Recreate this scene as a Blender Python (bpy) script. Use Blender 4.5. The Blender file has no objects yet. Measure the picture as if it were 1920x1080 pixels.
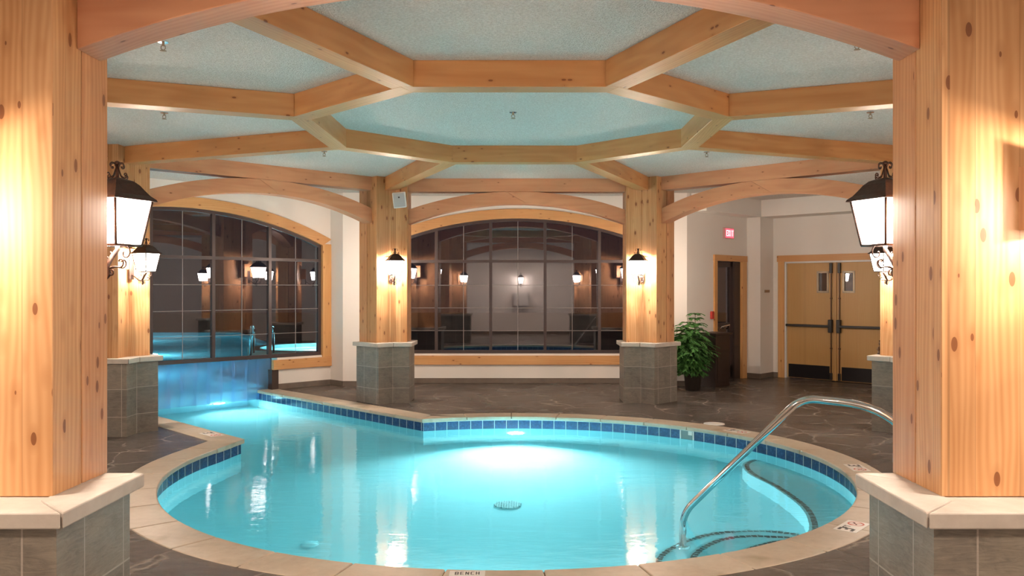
import bpy, bmesh, math, random
from mathutils import Vector, Matrix
R = random.Random(7)
PI = math.pi
sc = bpy.context.scene
COL = sc.collection
Z3 = Vector((0, 0, 1))

# ------------------------------------------------------------------ basics
def tag(o, label=None, cat=None, group=None, kind=None):
    if label: o['label'] = label
    if cat: o['category'] = cat
    if group: o['group'] = group
    if kind: o['kind'] = kind
    return o

def empty(name, loc=(0, 0, 0), rz=0.0):
    o = bpy.data.objects.new(name, None)
    o.empty_display_size = 0.1
    o.location = loc
    o.rotation_euler = (0, 0, rz)
    COL.objects.link(o)
    return o

def copy_tree(o, parent=None):
    c = o.copy()
    COL.objects.link(c)
    c.parent = parent
    for ch in o.children:
        copy_tree(ch, c)
    return c

class MB:
    """collects shapes, then links them as one mesh object"""
    def __init__(s):
        s.bm = bmesh.new()
        s.uv = None
    def box(s, x0, x1, y0, y1, z0, z1, M=None):
        vs = [s.bm.verts.new(Vector(p) if M is None else M @ Vector(p)) for p in
              [(x0, y0, z0), (x1, y0, z0), (x1, y1, z0), (x0, y1, z0),
               (x0, y0, z1), (x1, y0, z1), (x1, y1, z1), (x0, y1, z1)]]
        for f in [(0, 3, 2, 1), (4, 5, 6, 7), (0, 1, 5, 4), (1, 2, 6, 5), (2, 3, 7, 6), (3, 0, 4, 7)]:
            s.bm.faces.new([vs[i] for i in f])
        return s
    def prism(s, poly, z0, z1, M=None, cap=True):
        """poly: list of 2D points (local xy), extruded z0..z1"""
        f = (lambda p: Vector(p)) if M is None else (lambda p: M @ Vector(p))
        a = [s.bm.verts.new(f((p[0], p[1], z0))) for p in poly]
        b = [s.bm.verts.new(f((p[0], p[1], z1))) for p in poly]
        n = len(poly)
        for i in range(n):
            s.bm.faces.new((a[i], a[(i + 1) % n], b[(i + 1) % n], b[i]))
        if cap:
            s.bm.faces.new(a[::-1]); s.bm.faces.new(b)
        return s
    def tube(s, pts, r, n=8, close=True):
        pts = [Vector(p) for p in pts]
        rs = r if isinstance(r, (list, tuple)) else [r] * len(pts)
        rings = []
        up = None
        for i, p in enumerate(pts):
            t = (pts[min(i + 1, len(pts) - 1)] - pts[max(i - 1, 0)])
            if t.length < 1e-9: t = Vector((0, 0, 1))
            t.normalize()
            if up is None:
                up = Vector((0, 0, 1)) if abs(t.z) < .9 else Vector((1, 0, 0))
            a = t.cross(up)
            if a.length < 1e-6: a = t.cross(Vector((0, 1, 0)))
            a.normalize(); b = a.cross(t).normalized(); up = b
            rings.append([s.bm.verts.new(p + (a * math.cos(2 * PI * k / n) + b * math.sin(2 * PI * k / n)) * rs[i]) for k in range(n)])
        for i in range(len(rings) - 1):
            for k in range(n):
                f = s.bm.faces.new((rings[i][k], rings[i][(k + 1) % n], rings[i + 1][(k + 1) % n], rings[i + 1][k]))
                f.smooth = True
        if close:
            s.bm.faces.new(rings[0][::-1]); s.bm.faces.new(rings[-1])
        return s
    def lathe(s, prof, c=(0, 0, 0), n=24):
        rings = []
        for r, z in prof:
            rings.append([s.bm.verts.new((c[0] + r * math.cos(2 * PI * k / n), c[1] + r * math.sin(2 * PI * k / n), c[2] + z)) for k in range(n)])
        for i in range(len(rings) - 1):
            for k in range(n):
                f = s.bm.faces.new((rings[i][k], rings[i][(k + 1) % n], rings[i + 1][(k + 1) % n], rings[i + 1][k]))
                f.smooth = True
        s.bm.faces.new(rings[0][::-1]); s.bm.faces.new(rings[-1])
        return s
    def quad(s, pts, uvs=None, smooth=False):
        f = s.bm.faces.new([s.bm.verts.new(Vector(p)) for p in pts])
        f.smooth = smooth
        if uvs:
            if s.uv is None: s.uv = s.bm.loops.layers.uv.new('UVMap')
            for l, u in zip(f.loops, uvs): l[s.uv].uv = u
        return s
    def fill(s, loops, z=None, M=None):
        """flat region with holes; loops of 2D points -> local xy plane at z"""
        es = []
        for lp in loops:
            vs = [s.bm.verts.new((p[0], p[1], z or 0)) for p in lp]
            es += [s.bm.edges.new((vs[i], vs[(i + 1) % len(vs)])) for i in range(len(vs))]
        r = bmesh.ops.triangle_fill(s.bm, edges=es, use_beauty=True)
        fs = [g for g in r['geom'] if isinstance(g, bmesh.types.BMFace)]
        if M is not None:
            bmesh.ops.transform(s.bm, matrix=M, verts=list({v for f in fs for v in f.verts}))
        return fs
    def build(s, name, mat, parent=None, bevel=0, seg=2, loc=None, rot=None, merge=False, recalc=True, weld=False):
        if weld: bmesh.ops.remove_doubles(s.bm, verts=s.bm.verts, dist=1e-5)
        if recalc: bmesh.ops.recalc_face_normals(s.bm, faces=s.bm.faces)
        me = bpy.data.meshes.new(name)
        s.bm.to_mesh(me); s.bm.free()
        if mat: me.materials.append(mat)
        o = bpy.data.objects.new(name, me)
        COL.objects.link(o)
        if parent: o.parent = parent
        if loc is not None: o.location = loc
        if rot is not None: o.rotation_euler = rot
        if bevel:
            m = o.modifiers.new('bevel', 'BEVEL'); m.width = bevel; m.segments = seg
            m.limit_method = 'ANGLE'; m.angle_limit = math.radians(30)
        return o

# ------------------------------------------------------------------ materials
class NT:
    def __init__(s, name):
        s.m = bpy.data.materials.new(name); s.m.use_nodes = True
        s.t = s.m.node_tree; s.t.nodes.clear()
        s.out = s.n('ShaderNodeOutputMaterial')
    def n(s, typ, **kw):
        nd = s.t.nodes.new(typ)
        for k, v in kw.items():
            if k.startswith('_'): setattr(nd, k[1:], v)
            else: nd.inputs[k.replace('__', ' ')].default_value = v
        return nd
    def l(s, a, b): s.t.links.new(a, b)
    def math(s, op, a, b=None, clamp=False):
        nd = s.n('ShaderNodeMath', _operation=op, _use_clamp=clamp)
        for i, v in enumerate((a, b)):
            if v is None: continue
            if isinstance(v, (int, float)): nd.inputs[i].default_value = v
            else: s.l(v, nd.inputs[i])
        return nd.outputs[0]
    def mix(s, fac, a, b, typ='MIX'):
        nd = s.n('ShaderNodeMix', _data_type='RGBA', _blend_type=typ)
        for i, v in ((0, fac), (6, a), (7, b)):
            if isinstance(v, (int, float)): nd.inputs[i].default_value = v
            elif isinstance(v, tuple): nd.inputs[i].default_value = v if len(v) == 4 else (*v, 1)
            else: s.l(v, nd.inputs[i])
        return nd.outputs[2]
    def ramp(s, v, stops, interp='LINEAR'):
        nd = s.n('ShaderNodeValToRGB'); cr = nd.color_ramp; cr.interpolation = interp
        while len(cr.elements) > len(stops): cr.elements.remove(cr.elements[-1])
        while len(cr.elements) < len(stops): cr.elements.new(.5)
        for e, (p, c) in zip(cr.elements, stops):
            e.position = p; e.color = (*c, 1) if len(c) == 3 else c
        s.l(v, nd.inputs[0])
        return nd.outputs[0]
    def noise(s, vec, scale, detail=4, rough=.5, dist=0):
        nd = s.n('ShaderNodeTexNoise'); nd.inputs['Scale'].default_value = scale
        nd.inputs['Detail'].default_value = detail; nd.inputs['Roughness'].default_value = rough
        nd.inputs['Distortion'].default_value = dist
        if vec is not None: s.l(vec, nd.inputs['Vector'])
        return nd.outputs['Fac']
    def coord(s, which='Object'): return s.n('ShaderNodeTexCoord').outputs[which]
    def mapping(s, vec, scale=(1, 1, 1), rot=(0, 0, 0), loc=(0, 0, 0)):
        nd = s.n('ShaderNodeMapping'); nd.inputs['Scale'].default_value = scale
        nd.inputs['Rotation'].default_value = rot; nd.inputs['Location'].default_value = loc
        s.l(vec, nd.inputs['Vector']); return nd.outputs[0]
    def bsdf(s, color=(.8, .8, .8), rough=.5, metal=0, bump=None, bstr=.3, bdist=.01, spec=.5, coat=0, **kw):
        b = s.n('ShaderNodeBsdfPrincipled')
        for key, v in (('Base Color', color), ('Roughness', rough), ('Metallic', metal), ('Specular IOR Level', spec), ('Coat Weight', coat)):
            if isinstance(v, (int, float)): b.inputs[key].default_value = v
            elif isinstance(v, tuple): b.inputs[key].default_value = (*v, 1) if len(v) == 3 else v
            else: s.l(v, b.inputs[key])
        if bump is not None:
            bn = s.n('ShaderNodeBump'); bn.inputs['Strength'].default_value = bstr; bn.inputs['Distance'].default_value = bdist
            s.l(bump, bn.inputs['Height']); s.l(bn.outputs[0], b.inputs['Normal'])
        for k, v in kw.items(): b.inputs[k.replace('__', ' ')].default_value = v
        s.l(b.outputs[0], s.out.inputs[0])
        return b

def simple(name, color, rough=.5, metal=0, spec=.5, noise=0, nscale=20):
    t = NT(name)
    c = color
    bump = None
    if noise:
        nv = t.noise(t.coord(), nscale)
        c = t.mix(nv, tuple(x * (1 - noise) for x in color), tuple(min(1, x * (1 + noise)) for x in color))
        bump = nv
    t.bsdf(c, rough, metal, bump=bump, bstr=.1, spec=spec)
    return t.m

def emis(name, color, st):
    t = NT(name)
    e = t.n('ShaderNodeEmission'); e.inputs[0].default_value = (*color, 1); e.inputs[1].default_value = st
    t.l(e.outputs[0], t.out.inputs[0]); return t.m

def wood(name, axis, light, dark, knot=1.0, plank=0, rough=.42, planklo=.82):
    """grain runs along the local axis"""
    t = NT(name)
    co = t.coord('Object')
    sep = t.n('ShaderNodeSeparateXYZ'); t.l(co, sep.inputs[0])
    X, Y, Z = sep.outputs
    L, A, B = (X, Y, Z) if axis == 'X' else (Z, X, Y)
    if axis == 'Z':      # boards run around the post: measure along each face, not across it
        nv = t.coord('Normal')
        cr = t.n('ShaderNodeVectorMath', _operation='CROSS_PRODUCT'); t.l(nv, cr.inputs[0]); cr.inputs[1].default_value = (0, 0, 1)
        da = t.n('ShaderNodeVectorMath', _operation='DOT_PRODUCT'); t.l(co, da.inputs[0]); t.l(cr.outputs[0], da.inputs[1])
        db = t.n('ShaderNodeVectorMath', _operation='DOT_PRODUCT'); t.l(co, db.inputs[0]); t.l(nv, db.inputs[1])
        A, B = da.outputs['Value'], db.outputs['Value']
    rnd = t.n('ShaderNodeObjectInfo').outputs['Random']
    off = t.math('MULTIPLY', rnd, 37.0)
    shift = off
    pv = None
    if plank:
        ab = t.math('ADD', t.math('MULTIPLY', A, .92), t.math('MULTIPLY', B, 1.07))
        w1 = t.math('ADD', t.math('DIVIDE', ab, plank), t.math('MULTIPLY', t.math('SINE', t.math('MULTIPLY', ab, 31.0)), .22))
        idx = t.math('FLOOR', w1)
        wn = t.n('ShaderNodeTexWhiteNoise', _noise_dimensions='1D'); t.l(t.math('ADD', idx, off), wn.inputs['W'])
        pv = wn.outputs['Value']
        shift = t.math('ADD', off, t.math('MULTIPLY', pv, 19.0))
        fr = t.math('FRACT', w1)
        seam = t.math('LESS_THAN', fr, .025)
    def vec(sl, sa):
        cb = t.n('ShaderNodeCombineXYZ')
        t.l(t.math('ADD', t.math('MULTIPLY', L, sl), shift), cb.inputs[0])
        t.l(t.math('MULTIPLY', A, sa), cb.inputs[1]); t.l(t.math('MULTIPLY', B, sa), cb.inputs[2])
        return cb.outputs[0]
    g1 = t.noise(vec(1.1, 26), 1, 4, .5, .4)
    g2 = t.noise(vec(.45, 5.5), 1, 2, .5, 1.2)
    rings = t.n('ShaderNodeTexWave', _wave_type='BANDS', _bands_direction='Y')
    rings.inputs['Scale'].default_value = 3.2; rings.inputs['Distortion'].default_value = 16; rings.inputs['Detail'].default_value = 2
    rings.inputs['Detail Scale'].default_value = .45
    t.l(vec(.5, 3.4), rings.inputs['Vector'])
    gr = t.math('ADD', t.math('MULTIPLY', g1, .30), t.math('ADD', t.math('MULTIPLY', rings.outputs['Fac'], .22), t.math('MULTIPLY', g2, .55)))
    c = t.ramp(gr, [(.28, dark), (.52, tuple((a + b) / 2 for a, b in zip(light, dark))), (.78, light)])
    if plank:
        lo = tuple([planklo, planklo * .93, planklo * .86])
        c = t.mix(1.0, c, t.ramp(pv, [(0, lo), (.5, (1, 1, 1)), (1, (1, .97, .94))]), 'MULTIPLY')
        c = t.mix(t.math('MULTIPLY', seam, .45), c, tuple(x * .35 for x in dark))
    else:
        c = t.mix(t.math('MULTIPLY', rnd, .35), c, tuple(x * .95 for x in dark))
    vo = t.n('ShaderNodeTexVoronoi', _feature='F1'); vo.inputs['Scale'].default_value = 1
    vo.inputs['Randomness'].default_value = 1
    t.l(vec(4.8, 11), vo.inputs['Vector'])
    d = vo.outputs['Distance']
    halo = t.math('MULTIPLY', t.math('SUBTRACT', 1.0, t.math('DIVIDE', d, .26 * knot), True), .6)
    c = t.mix(halo, c, tuple(x * y for x, y in zip(dark, (.72, .6, .5))))
    core = t.math('LESS_THAN', d, .105 * knot)
    kc = t.math('MULTIPLY', core, .8)
    c = t.mix(kc, c, (.17, .05, .016))
    t.bsdf(c, rough, bump=g1, bstr=.12, bdist=.003, spec=.4)
    return t.m

PINE_L, PINE_D = (.65, .37, .18), (.47, .215, .08)
BEAM_L, BEAM_D = (.66, .35, .145), (.50, .22, .075)
FIR_L, FIR_D = (.66, .32, .17), (.53, .215, .105)
M_post = wood('knotty_pine_boards', 'Z', PINE_L, PINE_D, 1.3, plank=.125)
M_post2 = wood('pine_post', 'Z', (.63, .34, .17), (.47, .205, .085), 1.2, plank=.20)
M_beam = wood('pine_beam', 'X', BEAM_L, BEAM_D, .8)
M_head = wood('fir_header', 'X', FIR_L, FIR_D, .7)
M_trimX = wood('pine_trim', 'X', (.70, .39, .17), (.56, .27, .10), .9)
M_trimZ = wood('pine_trim_upright', 'Z', (.70, .39, .17), (.56, .27, .10), .9)
M_doorw = wood('maple_veneer', 'Z', (.66, .43, .19), (.60, .37, .15), .0, plank=.16, planklo=.93)

def m_stone():
    t = NT('slate_tile')
    uv = t.coord('UV')
    br = t.n('ShaderNodeTexBrick', _offset=0.0, _offset_frequency=2)
    br.inputs['Scale'].default_value = 1; br.inputs['Brick Width'].default_value = .316; br.inputs['Row Height'].default_value = .316
    br.inputs['Mortar Size'].default_value = .0042; br.inputs['Mortar Smooth'].default_value = .2; br.inputs['Bias'].default_value = 0
    br.inputs['Color1'].default_value = (0, 0, 0, 1); br.inputs['Color2'].default_value = (1, 1, 1, 1); br.inputs['Mortar'].default_value = (.5, .5, .5, 1)
    t.l(uv, br.inputs['Vector'])
    o = t.coord('Object')
    n1 = t.noise(o, 5, 6, .65, .8); n2 = t.noise(t.mapping(o, (1, 1, 5), (.4, 0, 0)), 9, 5, .6, 1.5)
    c = t.ramp(n1, [(.25, (.115, .095, .08)), (.5, (.20, .175, .15)), (.75, (.27, .235, .19))])
    c = t.mix(.35, c, t.ramp(n2, [(.3, (.10, .09, .08)), (.7, (.32, .29, .24))]))
    c = t.mix(.5, c, t.ramp(br.outputs['Color'], [(0, (.62, .60, .60)), (1, (1.25, 1.18, 1.08))]), 'MULTIPLY')
    c = t.mix(br.outputs['Fac'], c, (.36, .31, .265))
    bh = t.math('SUBTRACT', n2, br.outputs['Fac'])
    t.bsdf(c, .45, bump=bh, bstr=.35, bdist=.006)
    return t.m
M_stone = m_stone()

def m_cap():
    t = NT('cast_stone_cap')
    o = t.coord()
    n1 = t.noise(o, 9, 5, .6)
    c = t.ramp(n1, [(.3, (.43, .375, .325)), (.7, (.52, .465, .41))])
    t.bsdf(c, .6, bump=t.noise(o, 90, 3), bstr=.1, bdist=.002)
    return t.m
M_cap = m_cap()

def m_coping():
    t = NT('sandstone_coping')
    o = t.coord('Object')
    rnd = t.n('ShaderNodeObjectInfo').outputs['Random']
    n1 = t.noise(o, 2.3, 6, .6, .6); n2 = t.noise(o, 14, 5, .65); n3 = t.noise(t.mapping(o, (1, 1, 1), loc=(9, 4, 1)), 3.1, 2, .5)
    c = t.ramp(n1, [(.3, (.42, .325, .235)), (.5, (.52, .42, .32)), (.75, (.58, .49, .39))])
    c = t.mix(.3, c, t.ramp(n2, [(.3, (.36, .28, .20)), (.7, (.62, .53, .43))]))
    c = t.mix(t.math('MULTIPLY', rnd, .3), c, (.40, .33, .25))
    st = t.math('MULTIPLY', t.math('SUBTRACT', n3, .62), 9, True)
    c = t.mix(t.math('MULTIPLY', st, .6), c, (.26, .19, .10))
    t.bsdf(c, .42, bump=n2, bstr=.25, bdist=.004)
    return t.m
M_coping = m_coping()

def m_deck():
    t = NT('stamped_slate_deck')
    o = t.coord('Object')
    wob = t.n('ShaderNodeTexNoise'); wob.inputs['Scale'].default_value = 1.6; wob.inputs['Detail'].default_value = 5
    t.l(o, wob.inputs['Vector'])
    v = t.n('ShaderNodeMix', _data_type='VECTOR'); v.inputs[0].default_value = .32
    t.l(o, v.inputs[4]); t.l(wob.outputs['Color'], v.inputs[5])
    vo = t.n('ShaderNodeTexVoronoi', _feature='DISTANCE_TO_EDGE'); vo.inputs['Scale'].default_value = 2.4
    t.l(v.outputs[1], vo.inputs['Vector'])
    edge = t.math('SUBTRACT', 1.0, t.math('DIVIDE', vo.outputs['Distance'], .030), True)
    n1 = t.noise(o, 1.1, 6, .65, .6); n2 = t.noise(t.mapping(o, (1, 2.2, 1)), 7, 8, .68, .8); n3 = t.noise(o, .55, 3); n4 = t.noise(o, 2.2, 2)
    c = t.ramp(n1, [(.3, (.050, .037, .031)), (.55, (.094, .072, .060)), (.75, (.14, .115, .098))])
    c = t.mix(.5, c, t.ramp(n2, [(.3, (.038, .028, .024)), (.72, (.17, .14, .118))]))
    vis = t.math('MULTIPLY', edge, t.math('MULTIPLY', t.math('SUBTRACT', n4, .40), 6, True))
    c = t.mix(t.math('MULTIPLY', vis, .8), c, (.42, .35, .29))
    rg = t.ramp(n3, [(.35, (.13,) * 3), (.65, (.32,) * 3)])
    bh = t.math('SUBTRACT', t.math('MULTIPLY', n2, 1.0), t.math('MULTIPLY', edge, .35))
    t.bsdf(c, rg, bump=bh, bstr=1.0, bdist=.03, spec=.6)
    return t.m
M_deck = m_deck()

def m_ceil():
    t = NT('glitter_popcorn_ceiling')
    o = t.coord('Object')
    n1 = t.noise(o, 55, 3, .7)
    vo = t.n('ShaderNodeTexVoronoi'); vo.inputs['Scale'].default_value = 75; t.l(o, vo.inputs['Vector'])
    sp = t.math('GREATER_THAN', t.n('ShaderNodeSeparateColor').outputs[0], 1)
    sepc = t.n('ShaderNodeSeparateColor'); t.l(vo.outputs['Color'], sepc.inputs[0])
    fl = t.math('GREATER_THAN', sepc.outputs[0], .72)
    c = t.ramp(n1, [(.3, (.52, .475, .435)), (.7, (.73, .675, .62))])
    rg = t.math('SUBTRACT', .85, t.math('MULTIPLY', fl, .52))
    h = t.math('ADD', n1, t.math('MULTIPLY', vo.outputs['Distance'], .9))
    t.bsdf(c, rg, bump=h, bstr=.7, bdist=.012, spec=.6)
    return t.m
M_ceil = m_ceil()

def m_wall():
    t = NT('white_plaster')
    o = t.coord()
    n = t.noise(o, 1.2, 3); n2 = t.noise(o, 120, 2)
    t.bsdf(t.mix(n, (.74, .69, .645), (.79, .745, .70)), .7, bump=n2, bstr=.08, bdist=.003, spec=.25)
    return t.m
M_wall = m_wall()
M_base = simple('baseboard_tile', (.16, .125, .10), .5, noise=.3, nscale=9)

def m_tile():
    t = NT('blue_waterline_tile')
    uv = t.coord('UV')
    br = t.n('ShaderNodeTexBrick', _offset=0.0)
    br.inputs['Scale'].default_value = 1; br.inputs['Brick Width'].default_value = .158; br.inputs['Row Height'].default_value = .158
    br.inputs['Mortar Size'].default_value = .0036; br.inputs['Mortar Smooth'].default_value = .1; br.inputs['Bias'].default_value = 0
    br.inputs['Color1'].default_value = (0, 0, 0, 1); br.inputs['Color2'].default_value = (1, 1, 1, 1)
    t.l(uv, br.inputs['Vector'])
    o = t.coord('Object')
    n1 = t.noise(o, 38, 5, .7)
    c = t.ramp(n1, [(.3, (.008, .022, .08)), (.55, (.018, .052, .165)), (.75, (.06, .13, .30))])
    c = t.mix(.35, c, t.ramp(br.outputs['Color'], [(0, (.7, .7, .8)), (1, (1.3, 1.3, 1.3))]), 'MULTIPLY')
    c = t.mix(br.outputs['Fac'], c, (.62, .68, .70))
    t.bsdf(c, .18, bump=t.math('SUBTRACT', 1, br.outputs['Fac']), bstr=.2, bdist=.002)
    return t.m
M_tile = m_tile()

def m_plaster():
    t = NT('pool_plaster')
    o = t.coord()
    n = t.noise(o, 2.5, 5, .6)
    t.bsdf(t.mix(n, (.42, .68, .72), (.52, .74, .77)), .8, spec=.2)
    return t.m
M_plaster = m_plaster()

def m_nosing():
    t = NT('step_nosing_tile')
    uv = t.coord('UV')
    br = t.n('ShaderNodeTexBrick', _offset=0.0)
    br.inputs['Scale'].default_value = 1; br.inputs['Brick Width'].default_value = .052; br.inputs['Row Height'].default_value = .1
    br.inputs['Mortar Size'].default_value = .0045; br.inputs['Bias'].default_value = 0
    br.inputs['Color1'].default_value = (.045, .05, .05, 1); br.inputs['Color2'].default_value = (.09, .10, .10, 1); br.inputs['Mortar'].default_value = (.5, .6, .6, 1)
    t.l(uv, br.inputs['Vector'])
    t.bsdf(br.outputs['Color'], .5)
    return t.m
M_nos = m_nosing()

def m_water(name, tint, bst=.05, ior=1.33, lo=0.0):
    t = NT(name)
    o = t.coord('Object')
    h = t.noise(t.mapping(o, (1.0, 2.3, 1)), 3.2, 3, .5, .4)
    h2 = t.noise(t.mapping(o, (.8, 3.4, 1)), 11, 2, .5, .3)
    hh = t.math('ADD', h, t.math('MULTIPLY', h2, .22))
    bn = t.n('ShaderNodeBump'); bn.inputs['Strength'].default_value = bst; bn.inputs['Distance'].default_value = .05
    t.l(hh, bn.inputs['Height'])
    fr = t.n('ShaderNodeFresnel'); fr.inputs[0].default_value = ior; t.l(bn.outputs[0], fr.inputs[1])
    tr = t.n('ShaderNodeBsdfRefraction'); tr.inputs['Color'].default_value = (*tint, 1); tr.inputs['IOR'].default_value = ior
    tr.inputs['Roughness'].default_value = .02; t.l(bn.outputs[0], tr.inputs['Normal'])
    gl = t.n('ShaderNodeBsdfGlossy'); gl.inputs['Roughness'].default_value = .045; t.l(bn.outputs[0], gl.inputs['Normal'])
    mx = t.n('ShaderNodeMixShader')
    t.l(fr.outputs[0], mx.inputs[0]); t.l(tr.outputs[0], mx.inputs[1]); t.l(gl.outputs[0], mx.inputs[2])
    t.l(mx.outputs[0], t.out.inputs[0])
    return t.m
M_water = m_water('pool_water', (.42, .89, .955))

def schlick(t, f0, nrm=None):
    g = t.n('ShaderNodeNewGeometry')
    d = t.n('ShaderNodeVectorMath', _operation='DOT_PRODUCT'); t.l(g.outputs['Incoming'], d.inputs[0])
    t.l(nrm if nrm is not None else g.outputs['Normal'], d.inputs[1])
    c = t.math('ABSOLUTE', d.outputs['Value'])
    p = t.math('POWER', t.math('SUBTRACT', 1.0, c, True), 5.0)
    return t.math('ADD', t.math('MULTIPLY', p, 1 - f0), f0, True)
def m_glass(name, tint, f0):
    t = NT(name)
    fr = schlick(t, f0)
    tr = t.n('ShaderNodeBsdfTransparent'); tr.inputs[0].default_value = (*tint, 1)
    gl = t.n('ShaderNodeBsdfGlossy'); gl.inputs['Roughness'].default_value = .012
    gl.inputs[0].default_value = (.93, .88, .92, 1)
    mx = t.n('ShaderNodeMixShader')
    t.l(fr, mx.inputs[0]); t.l(tr.outputs[0], mx.inputs[1]); t.l(gl.outputs[0], mx.inputs[2])
    t.l(mx.outputs[0], t.out.inputs[0])
    return t.m
M_glass = m_glass('dark_night_glass', (.80, .82, .84), .115)
M_vinyl = None
def m_vinyl():
    t = NT('clear_vinyl_strip')
    o = t.coord()
    n = t.noise(t.mapping(o, (30, 30, 1.2)), 1, 3, .6)
    bn = t.n('ShaderNodeBump'); bn.inputs['Strength'].default_value = .3; bn.inputs['Distance'].default_value = .02; t.l(n, bn.inputs['Height'])
    fr = schlick(t, .07, bn.outputs[0])
    tr = t.n('ShaderNodeBsdfTransparent'); tr.inputs[0].default_value = (.62, .78, .93, 1)
    gl = t.n('ShaderNodeBsdfGlossy'); gl.inputs['Roughness'].default_value = .12; t.l(bn.outputs[0], gl.inputs['Normal'])
    df = t.n('ShaderNodeBsdfDiffuse'); df.inputs[0].default_value = (.30, .52, .85, 1)
    tl = t.n('ShaderNodeBsdfTranslucent'); tl.inputs[0].default_value = (.30, .55, .9, 1)
    a = t.n('ShaderNodeMixShader'); a.inputs[0].default_value = .5; t.l(df.outputs[0], a.inputs[1]); t.l(tl.outputs[0], a.inputs[2])
    m0 = t.n('ShaderNodeMixShader'); m0.inputs[0].default_value = .42; t.l(tr.outputs[0], m0.inputs[1]); t.l(a.outputs[0], m0.inputs[2])
    mx = t.n('ShaderNodeMixShader')
    t.l(fr, mx.inputs[0]); t.l(m0.outputs[0], mx.inputs[1]); t.l(gl.outputs[0], mx.inputs[2])
    t.l(mx.outputs[0], t.out.inputs[0])
    return t.m
M_vinyl = m_vinyl()
M_frame = simple('bronze_window_frame', (.060, .040, .040), .4, .2)
M_munt = simple('pale_muntin', (.24, .21, .21), .5)
M_iron = simple('wrought_iron', (.055, .032, .026), .45, .55, noise=.4, nscale=60)
M_chrome = simple('stainless_steel', (.70, .70, .70), .10, 1.0)
M_black = simple('black_hardware', (.022, .018, .017), .4)
M_kick = simple('black_kick_plate', (.012, .010, .012), .3)
M_white = simple('white_enamel', (.72, .70, .68), .4)
M_grey = simple('grey_speaker_grille', (.42, .40, .40), .6, noise=.15, nscale=400)
M_tilew = simple('white_marker_tile', (.74, .70, .66), .4, noise=.05, nscale=30)
M_ink = simple('black_lettering', (.03, .02, .02), .5)
M_red = simple('red_ink', (.55, .10, .06), .5)
M_redp = simple('red_plastic', (.50, .04, .03), .35)
M_brass = simple('brushed_brass', (.35, .24, .15), .4, .5)
M_pot = simple('black_plastic_pot', (.025, .018, .014), .45)
M_soil = simple('potting_soil', (.03, .02, .012), .9, noise=.4, nscale=40)
M_leaf = simple('pine_leaf', (.055, .17, .035), .5, noise=.5, nscale=14)
M_stem = simple('green_stem', (.14, .20, .06), .6)
M_cabinet = simple('espresso_wood', (.030, .016, .012), .38, noise=.3, nscale=12)
M_figure = simple('brown_carved_wood', (.12, .06, .025), .5, noise=.4, nscale=40)
M_dgrate = simple('drain_grate', (.30, .50, .52), .5)
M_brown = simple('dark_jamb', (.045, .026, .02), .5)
M_ground = simple('night_ground', (.05, .05, .05), .9, noise=.3, nscale=2)

# lantern glass: frosted, lit from inside
def m_lantern():
    t = NT('lit_frosted_glass')
    tr = t.n('ShaderNodeBsdfTransparent'); tr.inputs[0].default_value = (.9, .88, .85, 1)
    e = t.n('ShaderNodeEmission'); e.inputs[0].default_value = (1, .88, .78, 1); e.inputs[1].default_value = 14
    a = t.n('ShaderNodeAddShader'); t.l(tr.outputs[0], a.inputs[0]); t.l(e.outputs[0], a.inputs[1])
    t.l(a.outputs[0], t.out.inputs[0]); return t.m
M_lamp = m_lantern()

# ------------------------------------------------------------------ plan
H = 1.70
CX, CY = 0.0, 8.075          # middle of the timber octagon
AP = 4.445                   # apothem to the inner faces of the stone bases
RV = AP / math.cos(PI / 8)
ZC = 3.365                   # ceiling
ZB = 3.170                   # underside of beams
def ang(a): a = math.radians(a); return Vector((math.cos(a), math.sin(a)))

# pool outline ---------------------------------------------------------------
PC = Vector((-.03, 8.13))
def pool_r(th):
    rx, ry = 3.12, 3.045
    r = 1 / math.sqrt((math.cos(th) / rx) ** 2 + (math.sin(th) / ry) ** 2)
    d = math.degrees(th) % 360
    tab = [(150, .23), (155, .21), (163, .10), (172, .075), (184, .05), (200, .01), (215, 0)]
    if 150 <= d <= 215:
        for (a, va), (b, vb) in zip(tab, tab[1:]):
            if a <= d <= b: r += va + (vb - va) * (d - a) / (b - a)
    return r
def pool_pt(th): return PC + Vector((math.cos(th), math.sin(th))) * pool_r(th)
th0 = math.atan2(10.99 - PC.y, -1.23 - PC.x)           # right corner of the channel
th1 = math.atan2(9.50 - PC.y, -3.02 - PC.x) - 2 * PI   # left tip
NA = 110
arc = [pool_pt(th0 + (th1 - th0) * i / NA) for i in range(NA + 1)]   # clockwise
TIPR, TIPL = arc[0].copy(), arc[-1].copy()
cR, cL = TIPR.x + TIPR.y, TIPL.x + TIPL.y
KE = 18.95
ENDR = Vector(((cR - KE) / 2, (cR + KE) / 2)); ENDL = Vector(((cL - KE) / 2, (cL + KE) / 2))
def seg(a, b, n): return [a.lerp(b, i / n) for i in range(n + 1)]
LR = seg(ENDR, TIPR, 14); LL = seg(TIPL, ENDL, 12)
path = LR[:-1] + arc + LL[1:]         # open path: channel end (right) -> round -> channel end (left)
def offset(p, d):
    """offset an open clockwise path outwards (left of travel when clockwise)"""
    out = []
    n = len(p)
    for i in range(n):
        t1 = (p[i] - p[i - 1]).normalized() if i > 0 else (p[1] - p[0]).normalized()
        t2 = (p[i + 1] - p[i]).normalized() if i < n - 1 else t1
        n1 = Vector((-t1.y, t1.x)); n2 = Vector((-t2.y, t2.x))
        m = (n1 + n2).normalized()
        out.append(p[i] + m * (d / max(.35, m.dot(n1))))
    return out

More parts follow.
